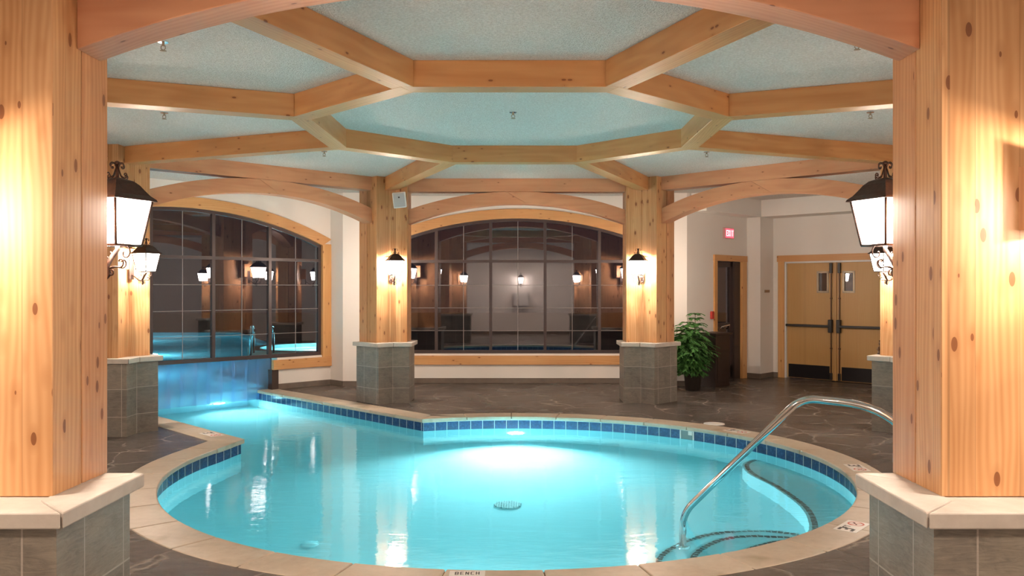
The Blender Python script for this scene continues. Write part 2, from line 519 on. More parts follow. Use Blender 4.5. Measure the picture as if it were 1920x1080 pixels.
# ------------------------------------------------------------------ room shell
WF = 15.16
KL = 18.27                                   # left 45 degree wall: y = x + KL
P0 = Vector((2.95, 14.70)); P1 = Vector((4.37, 16.12)); P2 = Vector((4.57, 15.92)); P3 = Vector((4.92, 16.28))
KD = P3.x + P3.y
outline = [Vector((-2.68, WF)), Vector((2.68, WF)), Vector((2.68, 14.70)), P0, P1, P2, P3, Vector((9.2, KD - 9.2)), Vector((9.2, -1.3)), Vector((-7.3, -1.3)),
           Vector((-7.3, -7.3 + KL)), Vector((-3.32, 14.95)), Vector((-3.04, 14.67)), Vector((-2.68, 14.67))]

fl = MB()
big = [(-7.6, -1.6), (9.5, -1.6), (9.5, 13.0), (5.1, 17.3), (2.0, 17.3), (-2.6, 15.6), (-3.5, 15.15), (-7.6, 11.05)]
# the channel runs out through the left wall: cut the deck to the pool edge
hole = [tuple(p) for p in offset(path, .30)]
o_ = offset(path, .30)
# floor outline with the channel notch
co0, co1 = o_[0], o_[-1]
wl = 18.60
def onK(p, c): return ((c - wl) / 2, (c + wl) / 2)
cR2, cL2 = co0.x + co0.y, co1.x + co1.y
inner = [p for p in o_ if p.y - p.x < wl - .02]
floor_loop = [(-7.6, -1.6), (9.5, -1.6), (9.5, 13.0), (5.1, 17.3), (2.0, 17.3), (-2.6, 15.6), (-3.2, 15.40), onK(None, cR2)] + \
             [tuple(p) for p in inner] + [onK(None, cL2), (-7.6, 11.0)]
fl.fill([floor_loop], 0)
fb = MB(); 
floor_o = fl.build('floor', M_deck, recalc=False)
for p in floor_o.data.polygons: pass
bm = bmesh.new(); bm.from_mesh(floor_o.data)
for f in bm.faces:
    if f.normal.z < 0: f.normal_flip()
bm.to_mesh(floor_o.data); bm.free()
tag(floor_o, kind='structure')

c_ = MB(); c_.box(-7.6, 9.5, -1.6, 17.3, ZC, ZC + .12)
tag(c_.build('ceiling', M_ceil), kind='structure')

def wallframe(a, b):
    """matrix: local x along a->b, local y up, local z towards outside (left of a->b)"""
    d = (b - a).normalized(); n = Vector((-d.y, d.x))
    return Matrix(((d.x, 0, n.x, a.x), (d.y, 0, n.y, a.y), (0, 1, 0, 0), (0, 0, 0, 1)))
def wall(name, a, b, thick=.2, holes=(), loop=None, z0=0, ext0=0, ext1=0):
    L = (b - a).length
    M = wallframe(a, b)
    w = MB()
    lp = loop or [(-ext0, z0), (L + ext1, z0), (L + ext1, ZC + .05), (-ext0, ZC + .05)]
    fs = w.fill([lp] + list(holes), 0)
    r = bmesh.ops.extrude_face_region(w.bm, geom=fs)
    vs = [g for g in r['geom'] if isinstance(g, bmesh.types.BMVert)]
    bmesh.ops.translate(w.bm, verts=vs, vec=(0, 0, thick))
    bmesh.ops.transform(w.bm, matrix=M, verts=w.bm.verts)
    return tag(w.build(name, M_wall), kind='structure')

def arch(x0, x1, zs, zt, n=24, d=0.0):
    """points from (x0,zs) over the crown to (x1,zs), optionally offset outwards by d"""
    hw = (x1 - x0) / 2; sg = zt - zs
    r = (hw * hw + sg * sg) / (2 * sg); cz = zt - r; cx = (x0 + x1) / 2
    a = math.asin(hw / r)
    if d:
        hw2 = hw + d; r2 = r + d; a = math.asin(hw2 / r2); r = r2
    return [(cx + r * math.sin(-a + 2 * a * i / n), cz + r * math.cos(-a + 2 * a * i / n)) for i in range(n + 1)]

WZ0, WZS, WZT = .531, 2.46, 2.965
# far wall
L_ = 2.68 * 2
h_ = [(2.68 - 2.45, WZ0), (2.68 + 2.45, WZ0)] + arch(2.68 - 2.45, 2.68 + 2.45, WZS, WZT)[::-1]
wall('wall_far', Vector((-2.68, WF)), Vector((2.68, WF)), holes=[h_], ext0=.3, ext1=.3)
# left 45 degree wall, seen from the room runs from the far corner towards us
A_ = Vector((-7.3, -7.3 + KL)); B_ = Vector((-3.32, 14.95))
LW = (B_ - A_).length
wr = LW - .165; wlft = wr - 4.9
nr, nl = LW - 1.03, LW - 3.98
lp = [(-.3, 0), (nl, 0), (nl, WZ0), (wlft, WZ0), (wlft, WZS)] + arch(wlft, wr, WZS, WZT)[1:-1] + [(wr, WZS), (wr, WZ0), (nr, WZ0), (nr, 0), (LW, 0), (LW, ZC + .05), (-.3, ZC + .05)]
wall('wall_left_window', A_, B_, loop=lp)
wall('wall_far_left_pilaster', B_, Vector((-3.04, 14.67)), .25)
wall('wall_far_left_pier', Vector((-3.04, 14.67)), Vector((-2.68, 14.67)), .48)
wall('wall_far_right_pier', Vector((2.68, 14.70)), P0, .45)
dL = (P1 - P0).length
# small door opening on this wall
sd0, sd1 = .93, 1.80
wall('wall_exit_door', P0, P1, .2, loop=[(0, 0), (sd0, 0), (sd0, 2.21), (sd1, 2.21), (sd1, 0), (dL + .0, 0), (dL + .0, ZC + .05), (0, ZC + .05)])
wall('wall_niche_side', P1, P2, .25)
wall('wall_niche_return', P2, P3, .15)
PE = Vector((9.2, KD - 9.2))
dD = (PE - P3).length
dd0, dd1 = .235, .235 + 1.98      # double door opening along the wall
wall('wall_double_door', P3, PE, .2, loop=[(-.2, 0), (dd0, 0), (dd0, 2.215), (dd1, 2.215), (dd1, 0), (dD, 0), (dD, ZC + .05), (-.2, ZC + .05)])
wall('wall_right', PE, Vector((9.2, -1.3)), .2)
wall('wall_back', Vector((9.2, -1.3)), Vector((-7.3, -1.3)), .2)
wall('wall_left', Vector((-7.3, -1.3)), A_, .2)
# lowered bulkheads over the doors
b1 = MB(); dv = (P1 - P0).normalized(); nn = Vector((-dv.y, dv.x))
q = [P0 - nn * .02 + dv * .1, P1 + dv * .05, P1 - nn * .30 + dv * .05, P0 - nn * .30 + dv * .15]
b1.prism([tuple(x) for x in q], 3.05, ZC + .03)
tag(b1.build('wall_bulkhead_exit', M_wall), kind='structure')
b2 = MB(); de = (PE - P3).normalized()
q = [P3 + de * .0, PE, PE - Vector((.5, .5)) * .707 * 1.0, P2]
b2.prism([tuple(x) for x in [P3, PE, PE - (P3 - P2), P2]], 3.05, ZC + .03)
tag(b2.build('wall_bulkhead_door', M_wall), kind='structure')

# baseboards
def baseboard(name, a, b, s0=0, s1=None):
    L = (b - a).length; s1 = L if s1 is None else s1
    M = wallframe(a, b)
    m = MB(); m.box(s0, s1, 0, .092, -.014, .004, M)
    tag(m.build(name, M_base, bevel=.002), kind='structure')
baseboard('baseboard_far', Vector((-2.68, WF)), Vector((2.68, WF)))
baseboard('baseboard_left_window', A_, B_, nr, LW)
baseboard('baseboard_far_left_pilaster', B_, Vector((-3.04, 14.67)))
baseboard('baseboard_far_left_pier', Vector((-3.04, 14.67)), Vector((-2.68, 14.67)))
baseboard('baseboard_far_right_pier', Vector((2.68, 14.70)), P0)
baseboard('baseboard_exit_door', P0, P1, 0, sd0 - .1)
baseboard('baseboard_niche_side', P1, P2)
baseboard('baseboard_niche_return', P2, P3)
baseboard('baseboard_double_door', P3, PE, 0, dd0 - .13)
baseboard('baseboard_back', Vector((9.2, -1.3)), Vector((-7.3, -1.3)))

# ------------------------------------------------------------------ windows
def window(name, a, b, s0, s1, sill0, sill1, side0=True, side1=True):
    """arched window in wall a->b between s0 and s1"""
    M = wallframe(a, b)
    root = empty(name); root.matrix_world = M
    tag(root, kind='structure')
    ar = arch(s0, s1, WZS, WZT, 32)
    ari = arch(s0, s1, WZS, WZT, 32, -.055)
    y0, y1 = .03, .10
    # outer frame
    f = MB()
    ring_o = [(s0, WZ0)] + ar + [(s1, WZ0)]
    ring_i = [(s0 + .055, WZ0 + .06)] + ari + [(s1 - .055, WZ0 + .06)]
    n = len(ring_o)
    for i in range(n):
        j = (i + 1) % n
        po, pi = ring_o[i], ring_i[i]; qo, qi = ring_o[j], ring_i[j]
        f.prism([po, qo, qi, pi], y0, y1)
    f.build('window_frame', M_frame, root, weld=False)
    hw = (s1 - s0) / 2; sg = WZT - WZS; r = (hw * hw + sg * sg) / (2 * sg); cz = WZT - r; cx = (s0 + s1) / 2
    def top(s): return cz + math.sqrt(max(0, (r - .02) ** 2 - (s - cx) ** 2))
    pw = (s1 - s0) / 5
    for k in range(1, 5):
        s = s0 + pw * k
        m = MB(); m.box(s - .026, s + .026, WZ0 + .02, top(s), y0 - .004, y1 + .004)
        m.build('mullion', M_frame, root)
    m = MB(); m.box(s0 + .02, s1 - .02, 2.165, 2.215, y0 - .002, y1 + .002)
    m.build('transom', M_frame, root)
    for k in range(5):
        a0, a1 = s0 + pw * k + .026, s0 + pw * (k + 1) - .026
        g = MB(); g.prism([(a0, WZ0 + .04), (a1, WZ0 + .04), (a1, 2.17), (a0, 2.17)], .062, .068)
        g.build('glass_pane', M_glass, root)
        g = MB()
        pts = [(a0, 2.21), (a1, 2.21)] + [(a1 + (a0 - a1) * i / 8, top(min(max(a1 + (a0 - a1) * i / 8, s0 + .03), s1 - .03))) for i in range(9)]
        g.prism(pts, .062, .068)
        g.build('glass_pane', M_glass, root)
        # thin grille between the panes
        mu = MB(); mid = (a0 + a1) / 2
        mu.box(mid - .005, mid + .005, WZ0 + .05, top(mid), .054, .061)
        for z in (.94, 1.35, 1.76):
            mu.box(a0, a1, z - .004, z + .004, .055, .060)
        mu.build('muntin', M_munt, root)
    # pine casing, proud of the wall
    tr = MB(); to = arch(s0, s1, WZS, WZT, 32, .165); ti = arch(s0, s1, WZS, WZT, 32, -.006)
    for i in range(32):
        tr.prism([to[i], to[i + 1], ti[i + 1], ti[i]], -.035, .03)
    tr.build('arch_casing', M_trimX, root, weld=True)
    for s_, sd, ok in ((s0, -1, side0), (s1, 1, side1)):
        if not ok: continue
        t_ = MB(); xs = sorted((s_ - sd * .006, s_ + sd * .163))
        t_.box(xs[0], xs[1], .33, WZS + (.02 if sd else 0), -.034, .03)
        # trim upright grain: rotate local so grain follows height
        o = t_.build('side_casing', M_trimY, root)
    t_ = MB(); t_.box(sill0, sill1, .335, .497, -.045, .03)
    t_.build('window_sill', M_trimX, root, bevel=.003)
    return root
M_trimY = wood('pine_side_casing', 'X', (.70, .39, .17), (.56, .27, .10), .9)
w1 = window('window_1', Vector((-2.68, WF)), Vector((2.68, WF)), 2.68 - 2.45, 2.68 + 2.45, .06, 5.30)
w2 = window('window_2', A_, B_, wlft, wr, nr - .09, LW)

# dark jamb where the swim-through opening ends
ML = wallframe(A_, B_)
j = MB(); j.box(nr - .11, nr + .012, -.01, .335, -.02, .22, ML)
tag(j.build('trim_1', M_brown), kind='structure')
j = MB(); j.box(nl - .012, nl + .11, 0, WZ0, -.02, .22, ML)
tag(j.build('trim_2', M_brown), kind='structure')
# strip curtain
cur = empty('strip_curtain', (0, 0, 0)); cur.matrix_world = ML
tag(cur, 'clear blue-tinted vinyl strip curtain hanging from the left window down to the water', 'curtain')
ns = 13; sw = (nr - .09 - nl - .1) / ns
for k in range(ns):
    m = MB()
    s0 = nl + .1 + sw * k - .02; s1 = s0 + sw + .05
    yb = .10 + (.012 if k % 2 else 0)
    rows = 8
    N = 8
    lean = R.uniform(-.012, .012)
    for i in range(N):
        for r_ in range(rows):
            def P(ii, rr):
                u = ii / N; z = WZ0 - .01 - (WZ0 + .16) * rr / rows
                bow = .022 * math.sin(PI * u) + .012 * math.sin(rr * .9 + k * 2 + u * 3)
                return (s0 + (s1 - s0) * u + lean * rr / rows, z, yb + bow)
            m.quad([P(i, r_), P(i + 1, r_), P(i + 1, r_ + 1), P(i, r_ + 1)], smooth=True)
    m.build('vinyl_strip', M_vinyl, cur, weld=True)

# ------------------------------------------------------------------ doors
def box_on(M, name, mat, parent, x0, x1, z0, z1, d0, d1, bevel=0):
    m = MB(); m.box(x0, x1, z0, z1, d0, d1)
    return m.build(name, mat, parent, bevel=bevel)

def upright(m): return m
# grain along local Y (height) for parts hung on a wall frame
def wood_y(name, l, d, knot, plank=0, planklo=.9):
    return wood(name, 'Y', l, d, knot, plank, planklo=planklo)
def wood(name, axis, light, dark, knot=1.0, plank=0, rough=.42, planklo=.82, _w=wood):
    if axis != 'Y': return _w(name, axis, light, dark, knot, plank, rough, planklo)
    m = _w(name, 'X', light, dark, knot, plank, rough, planklo)
    t = m.node_tree
    sp = next(n for n in t.nodes if n.type == 'SEPXYZ')
    src = sp.inputs[0].links[0].from_socket
    mp = t.nodes.new('ShaderNodeVectorRotate'); mp.rotation_type = 'Z_AXIS'; mp.inputs['Angle'].default_value = -PI / 2
    t.links.new(src, mp.inputs['Vector']); t.links.new(mp.outputs[0], sp.inputs[0])
    return m
M_caseY = wood_y('pine_casing_upright', (.72, .41, .17), (.56, .28, .10), .9)
M_leafY = wood_y('maple_door_veneer', (.68, .46, .20), (.60, .38, .15), .0, .25, .95)
for o in list(w1.children) + list(w2.children):
    if o.name.startswith('side_casing'): o.data.materials[0] = M_caseY

MD = wallframe(P3, PE)
d1 = empty('door_1'); d1.matrix_world = MD
tag(d1, 'pale maple double door with black push bars in the right-hand wall', kind='structure')
cw = .10
box_on(MD, 'door_casing', M_caseY, d1, dd0 - cw - .02, dd0 + .004, 0, 2.235, -.03, .02)
box_on(MD, 'door_casing', M_caseY, d1, dd1 - .004, dd1 + cw + .02, 0, 2.235, -.03, .02)
box_on(MD, 'door_casing', M_trimX, d1, dd0 - cw - .04, dd1 + cw + .04, 2.21, 2.33, -.034, .02)
for x0, x1, z0, z1 in ((dd0, dd0 + .035, 0, 2.215), (dd1 - .035, dd1, 0, 2.215), (dd0, dd1, 2.18, 2.215)):
    box_on(MD, 'door_frame', M_white, d1, x0, x1, z0, z1, -.005, .12)
mid = (dd0 + dd1) / 2
box_on(MD, 'astragal', M_leafY, d1, mid - .02, mid + .02, .01, 2.18, .025, .09)
for sd in (-1, 1):
    xa, xb = sorted((mid + sd * .024, mid + sd * (.955)))
    # leaf with vision window opening
    wx0, wx1 = sorted((mid + sd * .13, mid + sd * .36)); wz0, wz1 = 1.62, 2.02
    lf = MB()
    fs = lf.fill([[(xa, .012), (xb, .012), (xb, 2.178), (xa, 2.178)], [(wx0 + .03, wz0 + .03), (wx1 - .03, wz0 + .03), (wx1 - .03, wz1 - .03), (wx0 + .03, wz1 - .03)]], 0)
    r_ = bmesh.ops.extrude_face_region(lf.bm, geom=fs)
    bmesh.ops.translate(lf.bm, verts=[g for g in r_['geom'] if isinstance(g, bmesh.types.BMVert)], vec=(0, 0, .045))
    bmesh.ops.translate(lf.bm, verts=lf.bm.verts, vec=(0, 0, .04))
    leaf = lf.build('door_leaf', M_leafY, d1)
    wf = MB()
    for a in ((wx0, wx1, wz0, wz0 + .035), (wx0, wx1, wz1 - .035, wz1), (wx0, wx0 + .035, wz0, wz1), (wx1 - .035, wx1, wz0, wz1)):
        wf.box(a[0], a[1], a[2], a[3], .030, .095)
    wf.build('vision_frame', simple('bronze_frame', (.30, .24, .17), .4, .4), leaf)
    box_on(MD, 'vision_glass', M_glass, leaf, wx0 + .03, wx1 - .03, wz0 + .03, wz1 - .03, .058, .066)
    box_on(MD, 'kick_plate', M_kick, leaf, xa + (.03 if sd < 0 else .09), xb - (.09 if sd < 0 else .03), .02, .27, .034, .041)
    rx = mid + sd * .078
    rd = MB(); rd.box(rx - .009, rx + .009, .03, 2.15, .015, .033)
    for z in (.35 + .25, 1.62 - .1): rd.box(rx - .02, rx + .02, z - .01, z + .01, .012, .038)
    rd.build('vertical_rod', M_brass if False else simple('bronze_rod', (.10, .045, .02), .4, .3), leaf)
    box_on(MD, 'latch_case', M_black, leaf, rx - .026, rx + .026, 1.98, 2.17, -.005, .038, .008)
    box_on(MD, 'latch_case', M_black, leaf, rx - .024, rx + .024, .02, .15, 0, .038, .008)
    box_on(MD, 'lock_case', M_black, leaf, rx - .036, rx + .036, .89, 1.13, -.045, .038, .012)
    pb = MB(); e0, e1 = sorted((rx, mid + sd * .945)); pb.box(e0, e1, .985, 1.03, -.05, -.012); pb.box(e0 + .02, e1 - .02, .99, 1.025, -.02, .04)
    pb.build('push_bar', M_black, leaf, bevel=.006)

ME = wallframe(P0, P1)
d2 = empty('door_2'); d2.matrix_world = ME
tag(d2, 'narrow dark glazed door in a pine casing below the red exit sign', kind='structure')
box_on(ME, 'door_casing', M_caseY, d2, sd0 - .09, sd0 + .004, 0, 2.215, -.03, .02)
box_on(ME, 'door_casing', M_caseY, d2, sd1 - .004, sd1 + .16, 0, 2.215, -.03, .02)
box_on(ME, 'door_casing', M_trimX, d2, sd0 - .10, sd1 + .17, 2.205, 2.315, -.034, .02)
df = MB()
for a in ((sd0, sd0 + .07, 0, 2.2), (sd1 - .30, sd1 - .2, 0, 2.2), (sd0, sd1, 2.1, 2.2), (sd0, sd1 - .2, .04, .26), (sd0, sd1 - .25, 1.0, 1.06)):
    df.box(a[0], a[1], a[2], a[3], .06, .12)
df.build('door_leaf', M_frame, d2)
box_on(ME, 'glass_pane', M_glass, d2, sd0 + .06, sd1 - .28, .1, 2.12, .085, .092)
box_on(ME, 'door_jamb', M_brown, d2, sd1 - .205, sd1, 0, 2.2, .02, .19)
hb = MB(); hb.tube([(sd0 + .12, .95, .06), (sd0 + .12, .95, .0), (sd0 + .14, 1.0, -.03), (sd0 + .4, 1.03, -.035), (sd0 + .44, .98, 0), (sd0 + .44, .95, .06)], .011)
hb.build('pull_handle', M_chrome, d2)
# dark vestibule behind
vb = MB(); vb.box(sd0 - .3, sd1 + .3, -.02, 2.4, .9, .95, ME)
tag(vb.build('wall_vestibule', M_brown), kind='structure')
vb = MB(); vb.box(dd0 - .3, dd1 + .3, -.02, 2.4, 1.4, 1.45, MD)
tag(vb.build('wall_corridor', simple('corridor_grey', (.2, .22, .22), .6)), kind='structure')

# exit sign -------------------------------------------------------------------
M_sign = emis('red_lit_sign', (1.0, .10, .14), .75)
es = empty('exit_sign'); es.matrix_world = ME @ Matrix.Translation((1.30, 2.72, 0))
tag(es, 'small red-lit sign reading EXIT high on the white wall above the narrow door', 'exit sign')
m = MB(); m.box(-.155, .155, -.10, .10, -.055, -.004); m.build('housing', simple('sign_housing', (.62, .32, .32), .4), es, bevel=.006)
m = MB(); m.box(-.14, .14, -.085, .085, -.058, -.052); m.build('lit_face', M_sign, es)
def letters(word, h, w, gap, st):
    """block letters from bars; returns list of boxes x0,x1,z0,z1 or slanted bars"""
    bars = []
    x = 0
    for chh in word:
        if chh == 'E': bars += [('b', x, x + st, 0, h), ('b', x, x + w, 0, st), ('b', x, x + w, h - st, h), ('b', x, x + w * .85, (h - st) / 2, (h + st) / 2)]
        if chh == 'X': bars += [('d', x, 0, x + w, h), ('d', x, h, x + w, 0)]
        if chh == 'I': bars += [('b', x + w / 2 - st / 2, x + w / 2 + st / 2, 0, h)]
        if chh == 'T': bars += [('b', x, x + w, h - st, h), ('b', x + w / 2 - st / 2, x + w / 2 + st / 2, 0, h)]
        if chh == 'F': bars += [('b', x, x + st, 0, h), ('b', x, x + w, h - st, h), ('b', x, x + w * .8, (h - st) / 2, (h + st) / 2)]
        if chh == 'B': bars += [('b', x, x + st, 0, h), ('b', x, x + w * .88, 0, st), ('b', x, x + w * .88, h - st, h), ('b', x, x + w * .88, (h - st) / 2, (h + st) / 2), ('b', x + w - st, x + w, st * .6, h / 2 - st * .3), ('b', x + w - st, x + w, h / 2 + st * .3, h - st * .6)]
        if chh == 'N': bars += [('b', x, x + st, 0, h), ('b', x + w - st, x + w, 0, h), ('d', x + st / 2, h, x + w - st / 2, 0)]
        if chh == 'C': bars += [('b', x, x + st, st * .6, h - st * .6), ('b', x + st * .5, x + w, 0, st), ('b', x + st * .5, x + w, h - st, h)]
        if chh == 'H': bars += [('b', x, x + st, 0, h), ('b', x + w - st, x + w, 0, h), ('b', x, x + w, (h - st) / 2, (h + st) / 2)]
        if chh == '3': bars += [('b', x + w - st, x + w, st * .7, h / 2 - st * .3), ('b', x + w - st, x + w, h / 2 + st * .3, h - st * .7), ('b', x, x + w * .9, 0, st), ('b', x, x + w * .9, h - st, h), ('b', x + w * .3, x + w * .9, (h - st) / 2, (h + st) / 2)]
        x += w + gap
    return bars, x - gap
def lettering(m, bars, st, ox, oy, d0, d1):
    for b in bars:
        if b[0] == 'b': m.box(ox + b[1], ox + b[2], oy + b[3], oy + b[4], d0, d1)
        else:
            a = Vector((b[1], b[2])); c = Vector((b[3], b[4])); t_ = (c - a).normalized(); n_ = Vector((-t_.y, t_.x)) * st / 2
            m.prism([(ox + (a + n_).x, oy + (a + n_).y), (ox + (a - n_).x, oy + (a - n_).y), (ox + (c - n_).x, oy + (c - n_).y), (ox + (c + n_).x, oy + (c + n_).y)], d0, d1)
bars, wd = letters('EXIT', .11, .048, .016, .014)
m = MB(); lettering(m, bars, .014, -wd / 2, -.055, -.064, -.059)
m.build('lettering', emis('sign_letters', (1, .40, .42), 1.3), es)

# small wall fittings
ps = MB(); ps.box(.76 - .035, .76 + .035, 1.15, 1.29, -.05, -.002, ME)
tag(ps.build('pull_station', M_redp, bevel=.008), 'small red fire alarm pull box on the white wall above the plant', 'alarm')
MN = wallframe(P2, P3)
pl = MB(); pl.box(.15, .33, 1.625, 1.675, -.02, -.002, MN)
tag(pl.build('wall_plate', M_brass, bevel=.004), 'small brass plate on the white wall left of the double door', 'wall plate')

# ------------------------------------------------------------------ pillars
C8 = math.cos(PI / 8)
def chev(a, t, k=0.0, side=0, ext=.36):
    """chevron plan, inner vertex at origin, outward = +x ; k shifts it outwards"""
    b = Vector((1, 0)); V = b * (k / C8)
    d1_, n1 = ang(112.5), ang(22.5); d2_, n2 = ang(-112.5), ang(-22.5)
    a1 = a2 = a
    if side > 0: V = V - d1_ * ext; a1 = a + ext
    if side < 0: V = V - d2_ * ext; a2 = a + ext
    return [V, V + d1_ * a1, V + d1_ * a1 + n1 * t, V + b * (t / C8), V + d2_ * a2 + n2 * t, V + d2_ * a2]
def offpoly(P, d):
    n = len(P); out = []
    area = sum(P[i].x * P[(i + 1) % n].y - P[(i + 1) % n].x * P[i].y for i in range(n))
    sg = 1 if area > 0 else -1
    for i in range(n):
        t1 = (P[i] - P[i - 1]).normalized(); t2 = (P[(i + 1) % n] - P[i]).normalized()
        n1 = Vector((t1.y, -t1.x)) * sg; n2 = Vector((t2.y, -t2.x)) * sg
        m = (n1 + n2).normalized(); out.append(P[i] + m * (d / m.dot(n1)))
    return out

def make_pillar(near, side=0):
    root = empty('timber_pillar')
    a, t = .25, .57
    P = chev(a, t, 0, side)
    st = MB(); n = len(P)
    zt = .838
    for i in range(n):
        p, q_ = P[i], P[(i + 1) % n]; L = (q_ - p).length
        u0 = .158 - (L / 2) % .316 + .07 * i
        v0 = .316 * 3 - .02 - .838
        st.quad([(p.x, p.y, 0), (q_.x, q_.y, 0), (q_.x, q_.y, zt), (p.x, p.y, zt)],
                [(u0, v0), (u0 + L, v0), (u0 + L, v0 + zt), (u0, v0 + zt)])
    st.quad([(p.x, p.y, zt) for p in P], [(0.1, .1)] * n)
    st.build('stone_base', M_stone, root, weld=True)
    # cap stones with mitred joints
    if near: k, T, aw = -.06, .43, .10
    else: k, T, aw = .12, .45, .25
    O = offpoly(P, .045)
    I = offpoly(P, -.14)
    for i in range(n):
        j = (i + 1) % n
        po, qo, pi, qi = O[i], O[j], I[i], I[j]
        g = (qo - po).normalized() * .005
        cs = MB()
        cs.prism([po + g, qo - g, qi - g * .6, pi + g * .6], zt, zt + .06)
        cs.build('cap_stone', M_cap, root, bevel=.006)
    cs = MB(); cs.prism(offpoly(P, -.12), zt - .01, zt + .055)
    cs.build('cap_core', M_cap, root)
    # two timber blocks with a groove between them
    def slab(t0, t1, nm, mat):
        q0, q1 = chev(aw, t0, k, side), chev(aw, t1, k, side)
        pts = [q0[3], q0[2], q1[2], q1[3], q1[4], q0[4]]
        m = MB(); m.prism(pts, .895, ZC - .001)
        return m.build(nm, mat, root, bevel=.004)
    g = .55 * T if not near else .50 * T
    if near:
        slab(0, g - .004, 'inner_timber', M_post2); slab(g + .004, T, 'outer_timber', M_post)
    else:
        slab(0, g - .004, 'inner_timber', M_post); slab(g + .004, T, 'outer_timber', M_post2)
    m = MB()
    qa, qb = chev(aw - .012, g - .015, k, side), chev(aw - .012, g + .015, k, side); pts = [qa[3], qa[2], qb[2], qb[3], qb[4], qa[4]]; m.prism(pts, .9, ZC - .002)
    m.build('joint_filler', M_brown, root)
    return root

SIDE = {22.5: 'right rear', 67.5: 'far right', 112.5: 'far left', 157.5: 'left rear', 202.5: 'left front', 247.5: 'near left', 292.5: 'near right', 337.5: 'right front'}
PLAB = {67.5: 'knotty pine pillar on slate base, between the arched window and the potted plant',
        112.5: 'knotty pine pillar on slate base with a white speaker at its top',
        157.5: 'pine pillar on slate base at the left, beside the swim-through channel and its window',
        22.5: 'pine pillar on slate base at the right, mostly hidden, with a brown figurine on its cap',
        247.5: 'large foreground pine pillar at the left edge on a slate base with pale cap',
        292.5: 'large foreground pine pillar at the right edge on a slate base with pale cap',
        202.5: 'pine pillar on slate base out of view at the left beside the camera',
        337.5: 'pine pillar on slate base out of view at the right beside the camera'}
std = make_pillar(False); nearp = {247.5: make_pillar(True, 1), 292.5: make_pillar(True, -1)}
used = {False: False}
VX = {}
for deg in (112.5, 67.5, 157.5, 22.5, 202.5, 337.5, 247.5, 292.5):
    isn = deg in (247.5, 292.5)
    if isn: o = nearp[deg]
    else:
        o = std if not used[False] else copy_tree(std)
        used[False] = True
    v = Vector((CX, CY)) + ang(deg) * RV
    VX[deg] = v
    o.location = (v.x, v.y, 0); o.rotation_euler = (0, 0, math.radians(deg))
    tag(o, PLAB[deg], 'pillar', 'timber pillars around the pool')

